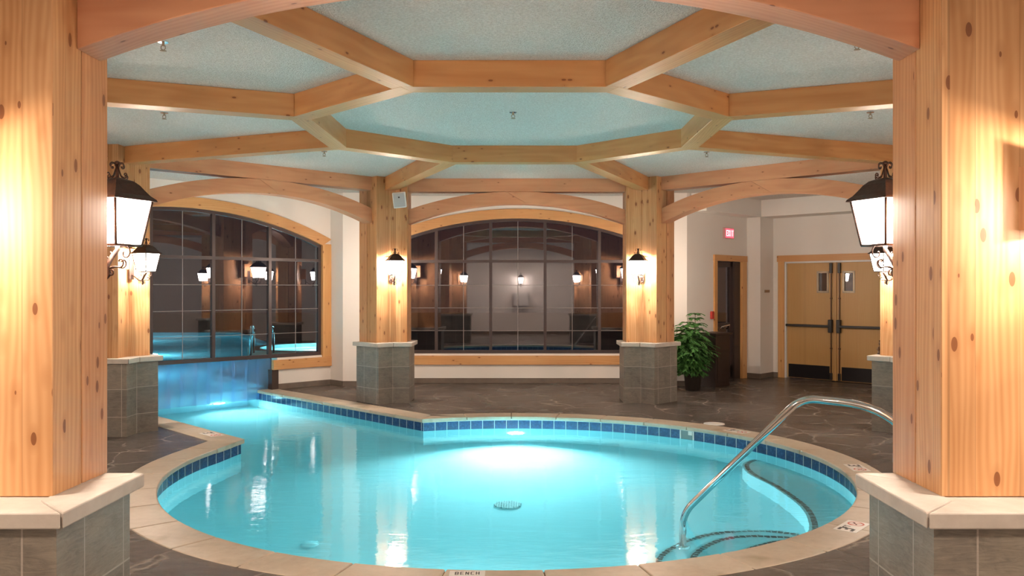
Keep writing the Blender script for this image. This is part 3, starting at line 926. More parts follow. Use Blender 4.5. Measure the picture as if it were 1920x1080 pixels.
# ------------------------------------------------------------------ lanterns
def scroll(c, r, a0, a1, plane, n=10, shrink=.25):
    """spiral in plane spanned by (e1,e2)"""
    e1, e2 = plane
    return [Vector(c) + (e1 * math.cos(a0 + (a1 - a0) * i / n) + e2 * math.sin(a0 + (a1 - a0) * i / n)) * r * (1 - (1 - shrink) * (i / n) ** 1.4) for i in range(n + 1)]
def make_lantern():
    """origin at the mount point on the pillar, z=0 is floor level of the lamp's glass middle; lamp hangs in +x"""
    root = empty('wall_lantern')
    D = .235
    c = Vector((D, 0, 0))
    zt, zb = .105, -.105
    ht, hb = .105, .072
    def corner(h, z): return [c + Vector((sx * h, sy * h, z)) for sx, sy in ((1, 1), (-1, 1), (-1, -1), (1, -1))]
    T, B = corner(ht, zt), corner(hb, zb)
    for i in range(4):
        j = (i + 1) % 4
        g = MB(); g.quad([B[i] * 1.0, B[j], T[j], T[i]])
        g.build('glass_panel', M_lamp, root, recalc=False)
    fr = MB()
    for i in range(4):
        j = (i + 1) % 4
        fr.tube([B[i], T[i]], .0062, 6)
        fr.tube([B[i], B[j]], .0065, 6); fr.tube([T[i], T[j]], .006, 6)
    for x in (-.6, 0, .6):
        pass
    fr.build('frame', M_iron, root)
    # bell roof
    prof = [(.122, zt - .004), (.118, zt + .006), (.100, zt + .022), (.084, zt + .045), (.068, zt + .070), (.050, zt + .088), (.026, zt + .098), (.008, zt + .103)]
    rf = MB(); rings = []
    for h, z in prof: rings.append([rf.bm.verts.new(p) for p in corner(h, z)])
    for i in range(len(rings) - 1):
        for k in range(4): rf.bm.faces.new((rings[i][k], rings[i][(k + 1) % 4], rings[i + 1][(k + 1) % 4], rings[i + 1][k]))
    rf.bm.faces.new(rings[-1]); rf.bm.faces.new(rings[0][::-1])
    rf.build('roof', M_iron, root)
    # finial with scrolls
    fn = MB(); fn.tube([c + Vector((0, 0, zt + .09)), c + Vector((0, 0, zt + .165))], .009, 8)
    fn.lathe([(.004, zt + .160), (.013, zt + .165), (.013, zt + .175), (.004, zt + .18)], tuple(c), 8)
    e3 = Vector((0, 0, 1))
    for a in (0, PI / 2, PI, 1.5 * PI):
        e = Vector((math.cos(a), math.sin(a), 0))
        fn.tube(scroll(c + e * .028 + e3 * (zt + .155), .018, PI, -PI * .8, (e, e3)), .0032, 5)
        fn.tube([c + e * .008 + e3 * (zt + .145), c + e * .022 + e3 * (zt + .11), c + e * .04 + e3 * (zt + .10)] + scroll(c + e * .048 + e3 * (zt + .112), .014, -PI * .6, PI * 1.0, (e, e3)), .0032, 5)
    fn.build('finial', M_iron, root)
    # bracket
    br = MB()
    br.tube([c + Vector((0, 0, zb)), c + Vector((0, 0, zb - .02)), c + Vector((-.03, 0, zb - .055)), c + Vector((-.06, 0, zb - .10)), c + Vector((-.045, 0, zb - .135)), c + Vector((-.06, 0, zb - .155))], [.010, .010, .011, .012, .013, .006], 8)
    br.tube([c + Vector((-.055, 0, zb - .115)), c + Vector((-.12, 0, zb - .10)), c + Vector((-.18, 0, zb - .06)), Vector((.006, 0, zb - .04))], .008, 7)
    for sgn in (-1, 1):
        e = Vector((0, sgn, 0))
        br.tube([c + Vector((-.05, 0, zb - .11)), c + e * .03 + Vector((-.05, 0, zb - .10))] + scroll(c + e * .062 + Vector((-.04, 0, zb - .08)), .026, -PI * .7, PI * .9, (e, e3)), .0038, 6)
        br.tube(scroll(c + e * .05 + Vector((0, 0, zb - .035)), .034, PI * .5, -PI * 1.2, (e, e3)), .0038, 6)
        br.tube(scroll(c + Vector((-.05, 0, zb - .13)) + e * .018, .018, PI * .8, -PI * .9, (e, e3)), .004, 6)
    e = Vector((1, 0, 0))
    br.tube([c + Vector((-.05, 0, zb - .11)), c + Vector((-.01, 0, zb - .10))] + scroll(c + Vector((.03, 0, zb - .08)), .026, -PI * .7, PI * .9, (e, e3)), .0038, 6)
    br.build('bracket', M_iron, root)
    bp = MB(); bp.box(0, .012, -.035, .035, -.2, .04)
    bp.build('back_plate', M_iron, root, bevel=.004)
    bu = MB(); bu.lathe([(.004, -.03), (.012, -.025), (.018, 0), (.012, .028), (.003, .034)], tuple(c), 12)
    bu.build('bulb', emis('lamp_bulb', (1, .9, .8), 40), root)
    mb = MB(); mb.box(-.13, 0.0, -.115, .115, -.08, .165)
    mb.build('mount_block', M_post2, root, bevel=.003)
    return root
LAMP_E = 110.0
lamp_data = bpy.data.lights.new('lantern_bulb', 'POINT')
lamp_data.energy = LAMP_E; lamp_data.color = (1, .83, .68); lamp_data.shadow_soft_size = .022
lan0 = make_lantern()
lp_ = bpy.data.objects.new('lantern_light', lamp_data); COL.objects.link(lp_); lp_.parent = lan0; lp_.location = (.235, 0, .0)
first = [True]
def lantern(x, y, deg, label, z=2.005):
    o = lan0 if first[0] else copy_tree(lan0)
    first[0] = False
    o.location = (x, y, z); o.rotation_euler = (0, 0, math.radians(deg))
    tag(o, label, 'lantern', 'wrought iron lanterns')
    return o
LL_ = {112.5: 'lit iron lantern on the inner side of the pillar that carries the white speaker',
       67.5: 'lit iron lantern on the inner side of the pillar next to the potted plant',
       157.5: 'smaller lit iron lantern at the left edge of the left window, beneath the big one',
       22.5: 'smaller lit iron lantern at the right, just beneath the big one',
       247.5: 'largest lit iron lantern at the left, peeking out behind the left foreground pillar',
       292.5: 'largest lit iron lantern at the right, peeking out behind the right foreground pillar',
       202.5: 'lit iron lantern on the inner side of the unseen pillar left of the camera',
       337.5: 'lit iron lantern on the inner side of the unseen pillar right of the camera'}
for deg, v in VX.items():
    b = ang(deg)
    if deg in (247.5, 292.5):
        s = -1 if deg == 247.5 else 1
        lantern(s * 1.775 - (-b.x) * .235, 3.90 - (-b.y) * .235, deg + 180, LL_[deg])
    else:
        p = v + b * .085
        lantern(p.x, p.y, deg + 180, LL_[deg])
    # outward facing lantern on each pillar
    T = .43 if deg in (247.5, 292.5) else .45
    k = -.06 if deg in (247.5, 292.5) else .12
    p = v + b * ((k + T) / C8 + .085)
    nm = SIDE[deg]
    if deg in (247.5, 292.5):
        p = Vector((math.copysign(2.17, p.x), 3.19))
    lantern(p.x, p.y, deg, 'lit iron lantern on the outward side of the %s pillar' % nm)
lantern(0.0, -1.29 + .0, 90, 'lit iron lantern on the white wall behind the camera, seen mirrored in the far window')
# pale box under the back-wall lantern (seen mirrored)
bxm = MB(); bxm.box(-.28, .28, -1.3, -1.12, 1.05, 1.55)
tag(bxm.build('wall_cabinet', M_white, bevel=.01), 'white wall box under the lantern behind the camera', 'cabinet')

# unseen fill lights, added to brighten the timber that faces the camera
def fill_light(x, y, lb):
    o = empty('ceiling_fill_light', (x, y, ZC)); tag(o, lb, 'fill light', 'added unseen fill lights')
    m = MB(); m.lathe([(.105, -.008), (.12, -.004), (.12, 0), (.02, 0)], n=28); m.build('trim_ring', M_white, o)
    m = MB(); m.lathe([(.085, -.0105), (.085, -.009), (.01, -.009)], n=28); m.build('lens', emis('fill_light_lens', (1, .86, .72), 25), o)
    ld = bpy.data.lights.new('fill_light_beam', 'AREA'); ld.shape = 'DISK'; ld.size = .17; ld.energy = FILL_E; ld.color = (1, .80, .63); ld.spread = math.radians(165)
    lo = bpy.data.objects.new('fill_light_beam', ld); COL.objects.link(lo); lo.parent = o; lo.location = (0, 0, -.03)
FILL_E = 22
fill_light(-2.1, .6, 'unseen round fill light added in the ceiling above the camera on the left')
fill_light(2.1, .6, 'unseen round fill light added in the ceiling above the camera on the right')
fill_light(0, .3, 'unseen round fill light added in the ceiling above the camera in the middle')

# ------------------------------------------------------------------ beams
def beam(name, a, b, w, z0, z1, mat, label, cat, group, e0=0, e1=0, ma=0, mb_=0):
    """beam from a to b (2D); ma / mb: mitre shift of the ends per unit half width"""
    d = (b - a); L = d.length; d.normalize()
    o = MB()
    h = w / 2
    o.prism([(-e0 - ma, -h), (L + e1 + mb_, -h), (L + e1 - mb_, h), (-e0 + ma, h)], z0, z1)
    ob = o.build(name, mat, None, bevel=.003, loc=(a.x, a.y, 0), rot=(0, 0, math.atan2(d.y, d.x)))
    tag(ob, label, cat, group)
    return ob
RA = 1.745; RW = .18
rr = (RA + RW / 2) / C8
dirn = {0: 'right', 45: 'far right', 90: 'far', 135: 'far left', 180: 'left', 225: 'near left', 270: 'near', 315: 'near right'}
RLAB = {270: 'nearest side of the octagonal ring of ceiling beams, level across the top of the picture',
        90: 'farthest side of the octagonal beam ring, level above the arched window',
        180: 'left side of the octagonal ceiling beam ring, running away from the camera',
        0: 'right side of the octagonal ceiling beam ring, running away from the camera',
        225: 'front-left slanting side of the octagonal ceiling beam ring',
        315: 'front-right slanting side of the octagonal ceiling beam ring',
        135: 'rear-left slanting side of the octagonal ceiling beam ring',
        45: 'rear-right slanting side of the octagonal ceiling beam ring'}
mt = RW / 2 * math.tan(PI / 8)
for a in range(0, 360, 45):
    p = Vector((CX, CY)) + ang(a - 22.5) * rr; q = Vector((CX, CY)) + ang(a + 22.5) * rr
    beam('ceiling_beam', p, q, RW, ZB, ZC, M_beam, RLAB[a], 'ceiling beam', 'octagonal ring of ceiling beams', ma=mt - .0015, mb_=mt - .0015)
SLAB = {67.5: 'ceiling beam from the ring back to the pillar beside the potted plant',
        112.5: 'ceiling beam from the ring back to the pillar with the white speaker',
        157.5: 'ceiling beam from the ring to the left rear pillar, above the left lanterns',
        22.5: 'ceiling beam from the ring to the right rear pillar, ending behind the right foreground pillar',
        202.5: 'ceiling beam from the ring leftwards, disappearing behind the left foreground pillar',
        337.5: 'ceiling beam from the ring rightwards, disappearing behind the right foreground pillar',
        247.5: 'ceiling beam slanting from the ring to the upper left towards the camera',
        292.5: 'ceiling beam slanting from the ring to the upper right towards the camera'}
for deg in VX:
    b = ang(deg)
    p = Vector((CX, CY)) + b * ((RA + RW) / C8 + .001)
    q = VX[deg] + b * ((.12 if deg not in (247.5, 292.5) else -.06) / C8 - .002)
    d = (q - p); L = d.length; d.normalize()
    o = MB(); h = RW / 2; tp = h * math.tan(PI / 8); tq = h * math.tan(PI / 8)
    o.prism([(0, 0), (-tp, -h), (L - tq, -h), (L, 0), (L - tq, h), (-tp, h)], ZB, ZC)
    ob = o.build('ceiling_beam', M_beam, None, bevel=.003, loc=(p.x, p.y, 0), rot=(0, 0, math.atan2(d.y, d.x)))
    tag(ob, SLAB[deg], 'ceiling beam', 'radial ceiling beams')

# headers and arched braces between neighbouring pillars
HLAB = {90: 'above the arched window', 135: 'above the left window', 45: 'above the exit sign and double door', 270: 'closest to the camera at the top edge',
        180: 'at the left, hidden behind the left pillars', 0: 'at the right, hidden behind the right pillars', 225: 'beside the camera at the left', 315: 'beside the camera at the right'}
SIDEL = 2 * AP * math.tan(PI / 8)
for a in (0, 45, 90, 135, 180, 270):
    isn = a == 270
    off = -.0 if isn else .24
    wH = .20 if isn else .22
    n_ = ang(a); t_ = ang(a + 90)
    mid2 = Vector((CX, CY)) + n_ * (AP + off + wH / 2)
    half = SIDEL / 2 - .25 - .055
    hx = half + .08
    if isn: half = 1.716; hx = 1.716
    else:
        # the end face of the timber along this side
        half = AP * math.tan(PI / 8) + .12 * math.tan(PI / 8) - .25 - .0005
        hx = half
    p = mid2 - t_ * hx; q = mid2 + t_ * hx
    beam('header_beam', p, q, wH, ZB - .005, ZC, M_head, 'reddish straight header beam spanning two pillars ' + HLAB[a], 'header beam', 'header beams between the pillars')
    # arched brace: two curved timbers
    root = empty('arched_brace', (mid2.x, mid2.y, 0), math.atan2(t_.y, t_.x))
    tag(root, 'curved timber arch brace spanning two pillars ' + HLAB[a], 'arch brace', 'arched braces between the pillars')
    zb0, zb1 = 2.675, 2.98; th = .187
    sag = zb1 - zb0; rad = (half * half + sag * sag) / (2 * sag); cz = zb1 - rad
    N = 18
    for sd in (-1, 1):
        m = MB()
        lo, up = [], []
        for i in range(N + 1):
            x = half * i / N
            zl = cz + math.sqrt(rad * rad - x * x)
            ru = rad + th
            zu = min(cz + math.sqrt(max(ru * ru - x * x, 0)) + .018 * (x / half), ZB - .006)
            sl = .30 * (1 - i / N) ** 8 if sd < 0 else -.30 * (1 - i / N) ** 8
            lo.append(x); up.append(zu)
            if i == 0: lo[-1] = 0
            lo[i] = (sd * x, zl)
            up[i] = (sd * x, zu)
        # slanted scarf joint in the middle
        e = .16
        lo[0] = (-e if sd > 0 else -e, zb1 - .003 if sd < 0 else zb1 - .003)
        up[0] = (e, ZB - .006)
        if sd < 0:
            lo = [(p_[0], p_[1]) for p_ in lo if p_[0] <= -e] or lo
            up = [up[0]] + up[1:]
        else:
            up = [(p_[0], p_[1]) for p_ in up if p_[0] >= e]
        if sd < 0 and lo[0][0] != -e: lo = [(-e, cz + math.sqrt(rad * rad - e * e))] + lo
        if sd > 0:
            lo = [(-e, cz + math.sqrt(rad * rad - e * e))] + [(0, zb1)] + lo[1:]
            if up[0][0] != e: up = [(e, ZB - .006)] + up
        else:
            up = [(e, ZB - .006), (0, ZB - .006)] + up[1:]
        if sd < 0: lo = [(x_ - .0025, z_) for x_, z_ in lo[:1]] + lo[1:]; up = [(up[0][0] - .0025, up[0][1])] + up[1:]
        poly = lo + up[::-1]
        M = Matrix(((1, 0, 0, 0), (0, 0, 1, 0), (0, 1, 0, 0), (0, 0, 0, 1)))
        # drop duplicate points
        pp = []
        for p_ in poly:
            if not pp or (abs(p_[0] - pp[-1][0]) + abs(p_[1] - pp[-1][1])) > 1e-4: pp.append(p_)
        w_ = wH * .96
        m.prism(pp, -w_ / 2, w_ / 2, M)
        m.build('curved_timber', M_head, root, bevel=.004)

# ------------------------------------------------------------------ speaker
sp = empty('wall_speaker', (-1.73, 12.47, 3.01), math.radians(4))
tag(sp, 'small white loudspeaker near the top of the far left pillar', 'speaker')
mr = Matrix.Rotation(math.radians(9), 4, 'X') @ Matrix.Rotation(math.radians(-6), 4, 'Y')
m = MB(); m.box(-.095, .095, -.06, .08, -.115, .115, mr); m.build('cabinet', M_white, sp, bevel=.012)
m = MB(); m.box(-.081, .081, -.068, -.058, -.101, .101, mr); m.build('grille', M_grey, sp, bevel=.004)
m = MB(); m.box(-.011, .011, -.073, -.066, .03, .052, mr); m.build('badge', M_ink, sp)
m = MB(); m.tube([(0, .08, 0), (-.01, .20, -.01)], .015); m.build('bracket', M_black, sp)

# ------------------------------------------------------------------ sprinklers
def G(u, w, z):
    Y = (H - z) * 1582 / (w - 541); return .103 + (u - 981.7) / 1582 * Y, Y
sprk = [((-2.60, 6.05), 'ceiling sprinkler in the left front ceiling panel'), ((2.43, 6.05), 'ceiling sprinkler in the right front ceiling panel'),
        ((0, 8.0), 'ceiling sprinkler in the middle of the octagonal panel')]
prot = None
def sprinkler(x, y, label):
    global prot
    if prot is None:
        prot = empty('ceiling_sprinkler')
        m = MB(); m.lathe([(.034, -.006), (.034, 0), (.01, 0.0005)], n=16); m.build('escutcheon', M_chrome, prot)
        m = MB(); m.tube([(0, 0, 0), (0, 0, -.03)], .009); m.tube([(.012, 0, -.025), (.016, 0, -.045), (0, 0, -.06)], .003, 5); m.tube([(-.012, 0, -.025), (-.016, 0, -.045), (0, 0, -.06)], .003, 5)
        m.lathe([(.004, -.064), (.022, -.063), (.022, -.06), (.004, -.058)], n=12); m.build('head', M_brass, prot)
        o = prot
    else: o = copy_tree(prot)
    o.location = (x, y, ZC); tag(o, label, 'sprinkler', 'ceiling sprinklers')
for (u, w), lb in (((306, 88), 'ceiling sprinkler in the left front panel, nearest the left foreground pillar'),
                   ((308, 218), 'ceiling sprinkler between the two beams at the left'),
                   ((962, 217), 'ceiling sprinkler in the middle of the octagonal panel'),
                   ((608, 289), 'ceiling sprinkler in the panel left of the far ring beam'),
                   ((1325, 290), 'ceiling sprinkler in the panel right of the far ring beam'),
                   ((1607, 86), 'ceiling sprinkler in the right front panel, nearest the right foreground pillar'),
                   ((1632, 217), 'ceiling sprinkler between the two beams at the right')):
    x, y = G(u, w, 3.33); sprinkler(x, y, lb)

# ------------------------------------------------------------------ pool
WL = -.150; ZF = -1.10
pool = empty('swimming_pool', (PC.x, PC.y, 0))
tag(pool, 'round indoor swimming pool with sandstone rim and a channel running to the left window', 'swimming pool')
def local(p): return (p[0] - PC.x, p[1] - PC.y)
wallp = offset(path, .035)
# tile band
tb = MB(); u = 0; band0, band1 = -.048, -.048 - .158
def strip(m, pts, z0, z1, smooth=False, uvscale=1):
    u = 0
    for i in range(len(pts) - 1):
        p, q_ = local(pts[i]), local(pts[i + 1]); L = (Vector(p) - Vector(q_)).length
        m.quad([(*p, z0), (*q_, z0), (*q_, z1), (*p, z1)], [(u, .158), (u + L, .158), (u + L, 0.0), (u, 0.0)], smooth)
        u += L
NL = len(LR) - 1
for sub in (wallp[:NL + 1], wallp[NL:NL + NA + 1], wallp[NL + NA:]):
    strip(tb, sub, band0, band1)
tb.build('tile_band', M_tile, pool, recalc=False)
bs = MB()
strip(bs, wallp, band1, ZF)
bs.quad([(*local(wallp[-1]), 0), (*local(wallp[0]), 0), (*local(wallp[0]), ZF), (*local(wallp[-1]), ZF)], [(0, 0)] * 4)
bs.fill([[local(p) for p in wallp]], ZF)
bs.build('basin', M_plaster, pool, recalc=False)
ml = MB(); strip(ml, wallp, -.03, band0); ml.build('grout_lip', M_white, pool, recalc=False)
# coping stones
def arclen(pts):
    s = [0]
    for i in range(1, len(pts)): s.append(s[-1] + (pts[i] - pts[i - 1]).length)
    return s
def sub_at(pts, S, s):
    for i in range(1, len(pts)):
        if S[i] >= s:
            f = (s - S[i - 1]) / max(1e-9, S[i] - S[i - 1]); return pts[i - 1].lerp(pts[i], f), i
    return pts[-1], len(pts) - 1
inn, outr = offset(path, 0.0), offset(path, .335)
sections = [(0, NL), (NL, NL + NA), (NL + NA, len(path) - 1)]
for (i0, i1) in sections:
    pi_, po_ = inn[i0:i1 + 1], outr[i0:i1 + 1]
    S = arclen(pi_); L = S[-1]; n = max(1, round(L / .60))
    for k in range(n):
        sa, sb = L * k / n, L * (k + 1) / n
        if k == 0 and i0 == 0: pass
        idx = [j for j in range(len(pi_)) if sa + .01 < S[j] < sb - .01]
        a_, ia = sub_at(pi_, S, sa); b_, ib = sub_at(pi_, S, sb)
        def outpt(s):
            for j in range(1, len(S)):
                if S[j] >= s - 1e-9:
                    f = (s - S[j - 1]) / max(1e-9, S[j] - S[j - 1]); return po_[j - 1].lerp(po_[j], f)
            return po_[-1]
        ins = [a_] + [pi_[j] for j in idx] + [b_]
        ous = [outpt(sa)] + [po_[j] for j in idx] + [outpt(sb)]
        g = .0035
        ta = (ins[1] - ins[0]).normalized() * g; tb2 = (ins[-2] - ins[-1]).normalized() * g
        ins[0] = ins[0] + ta; ous[0] = ous[0] + ta; ins[-1] = ins[-1] + tb2; ous[-1] = ous[-1] + tb2
        poly = [local(p) for p in ins] + [local(p) for p in ous[::-1]]
        m = MB(); m.prism(poly, -.043, .004 + R.uniform(0, .0015))
        m.build('coping_stone', M_coping, pool, bevel=.011, seg=3)
bed = MB()
for i in range(len(inn) - 1):
    a_, b_, c2, d2_ = offset(path, .02)[i] if False else inn[i], inn[i + 1], outr[i + 1], outr[i]
    pass
ib = offset(path, .025); ob_ = offset(path, .33)
for i in range(len(ib) - 1):
    bed.quad([(*local(ib[i]), -.006), (*local(ib[i + 1]), -.006), (*local(ob_[i + 1]), -.006), (*local(ob_[i]), -.006)])
bed.build('grout_bed', simple('brown_grout', (.22, .12, .06), .8), pool)

# steps and bench (front right)
def gz(u, w, z):
    """point at depth z below the water seen at that place through the refracting surface"""
    x, y = G(u, w, WL)
    d = Vector((x - .103, y, WL - H)); p = Vector((x, y, WL)); d.normalize()
    hx = Vector((d.x, d.y)); st = hx.length / 1.33; ct = math.sqrt(1 - st * st)
    hx.normalize()
    return Vector((x, y)) + hx * (st / ct * (WL - z))
def curve_pts(px, z, n=10):
    P = [gz(u, w, z) for u, w in px]
    out = []
    for i in range(len(P) - 1):
        p0 = P[max(i - 1, 0)]; p1, p2 = P[i], P[i + 1]; p3 = P[min(i + 2, len(P) - 1)]
        for k in range(n):
            t = k / n
            out.append(.5 * ((2 * p1) + (p2 - p0) * t + (2 * p0 - 5 * p1 + 4 * p2 - p3) * t * t + (3 * p1 - p0 - 3 * p2 + p3) * t ** 3))
    out.append(P[-1]); return out
def wall_theta(p): return math.atan2(p.y - PC.y, p.x - PC.x)
def ledge(name, crv, z, nosing=True):
    """top surface between a nosing curve and the pool wall plus a riser down to the floor"""
    a0, a1 = wall_theta(crv[0]), wall_theta(crv[-1])
    d = (a1 - a0 + PI) % (2 * PI) - PI
    back = [PC + Vector((math.cos(a0 + d * i / 40), math.sin(a0 + d * i / 40))) * (pool_r(a0 + d * i / 40) + .033) for i in range(41)]
    poly = crv + back[::-1]
    m = MB(); m.fill([[local(p) for p in poly]], z)
    for i in range(len(crv) - 1):
        p, q_ = local(crv[i]), local(crv[i + 1])
        m.quad([(*p, z), (*q_, z), (*q_, ZF), (*p, ZF)], smooth=True)
    for p, q_ in ((crv[0], back[0]), (crv[-1], back[-1])):
        m.quad([(*local(p), z), (*local(q_), z), (*local(q_), ZF), (*local(p), ZF)])
    o = m.build(name, M_plaster, pool, recalc=False)
    # dark nosing tiles just behind the edge
    nm = MB(); uu = 0
    sgn = 1
    mid_ = crv[len(crv) // 2]; t = (crv[len(crv) // 2 + 1] - mid_).normalized(); nn_ = Vector((-t.y, t.x))
    bm_ = back[20]
    if (bm_ - mid_).dot(nn_) < 0: sgn = -1
    def off2(c_, dd):
        out = []
        for i in range(len(c_)):
            t = (c_[min(i + 1, len(c_) - 1)] - c_[max(i - 1, 0)]).normalized()
            out.append(c_[i] + Vector((-t.y, t.x)) * sgn * dd)
        return out
    A2, B2 = off2(crv, .022), off2(crv, .072)
    for i in range(len(crv) - 1):
        L = (A2[i + 1] - A2[i]).length
        nm.quad([(*local(A2[i]), z + .003), (*local(A2[i + 1]), z + .003), (*local(B2[i + 1]), z + .003), (*local(B2[i]), z + .003)],
                [(uu, .1), (uu + L, .1), (uu + L, .02), (uu, .02)])
        uu += L
    nm.build('nosing_tile', M_nos, o, recalc=False)
    return o
ledge('pool_bench', curve_pts([(1440, 858), (1408, 862), (1392, 872), (1405, 889), (1450, 913), (1500, 950), (1517, 985), (1506, 1008), (1485, 1022)], -.60), -.60)
ledge('pool_step', curve_pts([(1226, 1078), (1226, 1045), (1262, 1020), (1320, 1000), (1390, 993), (1450, 994), (1500, 1000)], -.84), -.84)
ledge('pool_step', curve_pts([(1284, 1072), (1287, 1046), (1310, 1024), (1350, 1008), (1400, 1002), (1450, 1003), (1500, 1006)], -.62), -.62)
ledge('pool_step', curve_pts([(1370, 1062), (1375, 1040), (1400, 1025), (1440, 1014), (1480, 1010), (1520, 1012)], -.40), -.40)

# water
wm = MB()
fs = wm.fill([[tuple(p) for p in wallp]], WL)
for f in fs:
    f.normal_update()
    if f.normal.z < 0: f.normal_flip()
wo = wm.build('pool_water', M_water, recalc=False)
tag(wo, 'still turquoise water filling the indoor pool', 'water', kind='stuff')

# floor drain
dr = empty('floor_drain', (*gz(952, 946, ZF), ZF + .004))
tag(dr, 'round grated drain on the floor of the pool', 'drain')
m = MB()
for i in range(-5, 6):
    w_ = math.sqrt(max(.13 ** 2 - (i * .024) ** 2, 0))
    if w_ > .02:
        m.box(i * .024 - .004, i * .024 + .004, -w_, w_, 0, .012); m.box(-w_, w_, i * .024 - .004, i * .024 + .004, 0, .012)
m.build('grate', simple('white_grate', (.7, .8, .8), .5), dr)
m = MB(); m.lathe([(.135, 0), (.135, .002), (.01, .0025)]); m.build('sump', simple('drain_dark', (.14, .30, .31), .6), dr)

# return fitting on the near floor
rt = MB(); x, y = gz(580, 1022, ZF); rt.lathe([(.075, 0), (.075, .012), (.05, .02), (.02, .02)], (x, y, ZF))
tag(rt.build('return_fitting', M_plaster), 'small pale round water inlet on the pool floor near the front rim', 'pool fitting')

# skimmer mouth (white throat in the tile band)
def wall_pt(u, w, z):
    x, y = G(u, w, z); th = math.atan2(y - PC.y, x - PC.x); r = pool_r(th) + .035; return th, r
th, r = wall_pt(1311, 810, -.1)
MS = Matrix.Translation((PC.x + math.cos(th) * r, PC.y + math.sin(th) * r, 0)) @ Matrix.Rotation(th - PI / 2, 4, 'Z')
sk = empty('skimmer'); sk.matrix_world = MS
tag(sk, 'white skimmer opening set in the blue tile band at the far right of the pool', 'skimmer')
m = MB()
for a in ((-.10, .10, -.052, -.046), (-.10, -.085, -.2, -.046), (.085, .10, -.2, -.046)): m.box(a[0], a[1], -.012, .01, a[2], a[3])
m.build('frame', M_white, sk)
m = MB(); m.box(-.088, .088, -.006, -.004, -.2, -.05); m.build('throat', simple('skimmer_throat', (.16, .22, .23), .5), sk)
m = MB(); m.box(.02, .075, -.011, -.006, -.10, -.055); m.build('weir', M_white, sk)
# skimmer lid on the deck
x, y = G(1339, 795, 0)
m = MB(); m.lathe([(.13, 0), (.13, .006), (.02, .008)], (x, y, 0))
tag(m.build('deck_cover', M_white), 'round white skimmer lid lying on the dark deck behind the far coping', 'cover')

# underwater lamps
def pool_lamp(th, z, e, label, size=.20, tilt=-13, dist=3.0, rr_=None, pos=None, dirv=None, col=(.92, 1, 1)):
    if pos is None:
        r = pool_r(th) + .03
        pos = Vector((PC.x + math.cos(th) * r, PC.y + math.sin(th) * r, z)); dirv = Vector((-math.cos(th), -math.sin(th), 0))
    d = Vector((dirv.x, dirv.y, 0)).normalized()
    rz = math.atan2(d.y, d.x)
    o = empty('pool_lamp', pos, rz)
    tag(o, label, 'pool light')
    m = MB()
    ring = []
    N = 28
    for k in range(N):
        a = 2 * PI * k / N; b = 2 * PI * (k + 1) / N
        for r0, r1, x0, x1 in ((.095, .125, .014, .006),):
            m.quad([(x0, math.cos(a) * r0, math.sin(a) * r0), (x0, math.cos(b) * r0, math.sin(b) * r0), (x1, math.cos(b) * r1, math.sin(b) * r1), (x1, math.cos(a) * r1, math.sin(a) * r1)])
    m.build('bezel', M_chrome, o)
    m = MB(); v_ = [m.bm.verts.new((.012, math.cos(2 * PI * k / N) * .094, math.sin(2 * PI * k / N) * .094)) for k in range(N)]; m.bm.faces.new(v_)
    m.build('lens', emis('pool_lens', (.85, 1, 1), 30), o)
    ld = bpy.data.lights.new('pool_lamp_beam', 'AREA'); ld.shape = 'DISK'; ld.size = size; ld.energy = e; ld.color = col; ld.spread = math.radians(120)
    lo = bpy.data.objects.new('pool_lamp_beam', ld); COL.objects.link(lo); lo.parent = o
    lo.location = (.03, 0, 0)
    lo.rotation_euler = (0, math.radians(-90 - tilt), 0)
    return o
pool_lamp(math.atan2(11.2 - PC.y, 0.0 - PC.x), -.50, 68, 'glaring white underwater lamp in the far wall of the round pool')
mR = ENDR.lerp(ENDL, .22)
pool_lamp(0, 0, 16, 'underwater lamp at the outer end of the channel beyond the strip curtain', pos=Vector((mR.x + .03, mR.y - .03, -.5)), dirv=Vector((1, -1, 0)))
# assumed near wall lamp (towards the far side, not visible from the camera)
pool_lamp(math.radians(-95), -.6, 5, 'assumed underwater lamp in the near wall of the round pool, unseen below the front rim')

# ------------------------------------------------------------------ handrail
A = Vector((1.376, 6.75)); B = Vector((2.88, 5.89))
dh = (B - A).normalized(); Lh = (B - A).length
def hp(s, z): p = A + dh * s; return Vector((p.x, p.y, z))
def rounded(pts, r, n=7):
    out = [pts[0]]
    for i in range(1, len(pts) - 1):
        p, a, b = pts[i], pts[i - 1], pts[i + 1]
        ra = min(r[i - 1], (a - p).length * .49); rb = min(r[i - 1], (b - p).length * .49)
        s, e = p + (a - p).normalized() * ra, p + (b - p).normalized() * rb
        for k in range(n + 1):
            t = k / n; out.append(s * (1 - t) ** 2 + p * 2 * t * (1 - t) + e * t * t)
    out.append(pts[-1]); return out
hr = empty('handrail', (A.x, A.y, 0))
tag(hr, 'polished stainless steel handrail rising from the pool steps to the right deck', 'handrail')
off_ = Vector((A.x, A.y, 0))
pts = rounded([hp(0, -.83), hp(0, -.10), hp(.92, .885), hp(1.45, .862), hp(Lh, .60), hp(Lh, 0)], [.12, .12, .24, .22])
m = MB(); m.tube([p - off_ for p in pts], .0285, 16); m.build('rail', M_chrome, hr)
m = MB(); m.lathe([(.062, 0), (.062, .006), (.045, .02), (.026, .03)], (0, 0, -.84)); m.build('escutcheon', M_chrome, hr)
q_ = hp(Lh, 0) - off_
m = MB(); m.lathe([(.062, .002), (.062, .008), (.045, .022), (.026, .032)], tuple(q_)); m.build('escutcheon', M_chrome, hr)

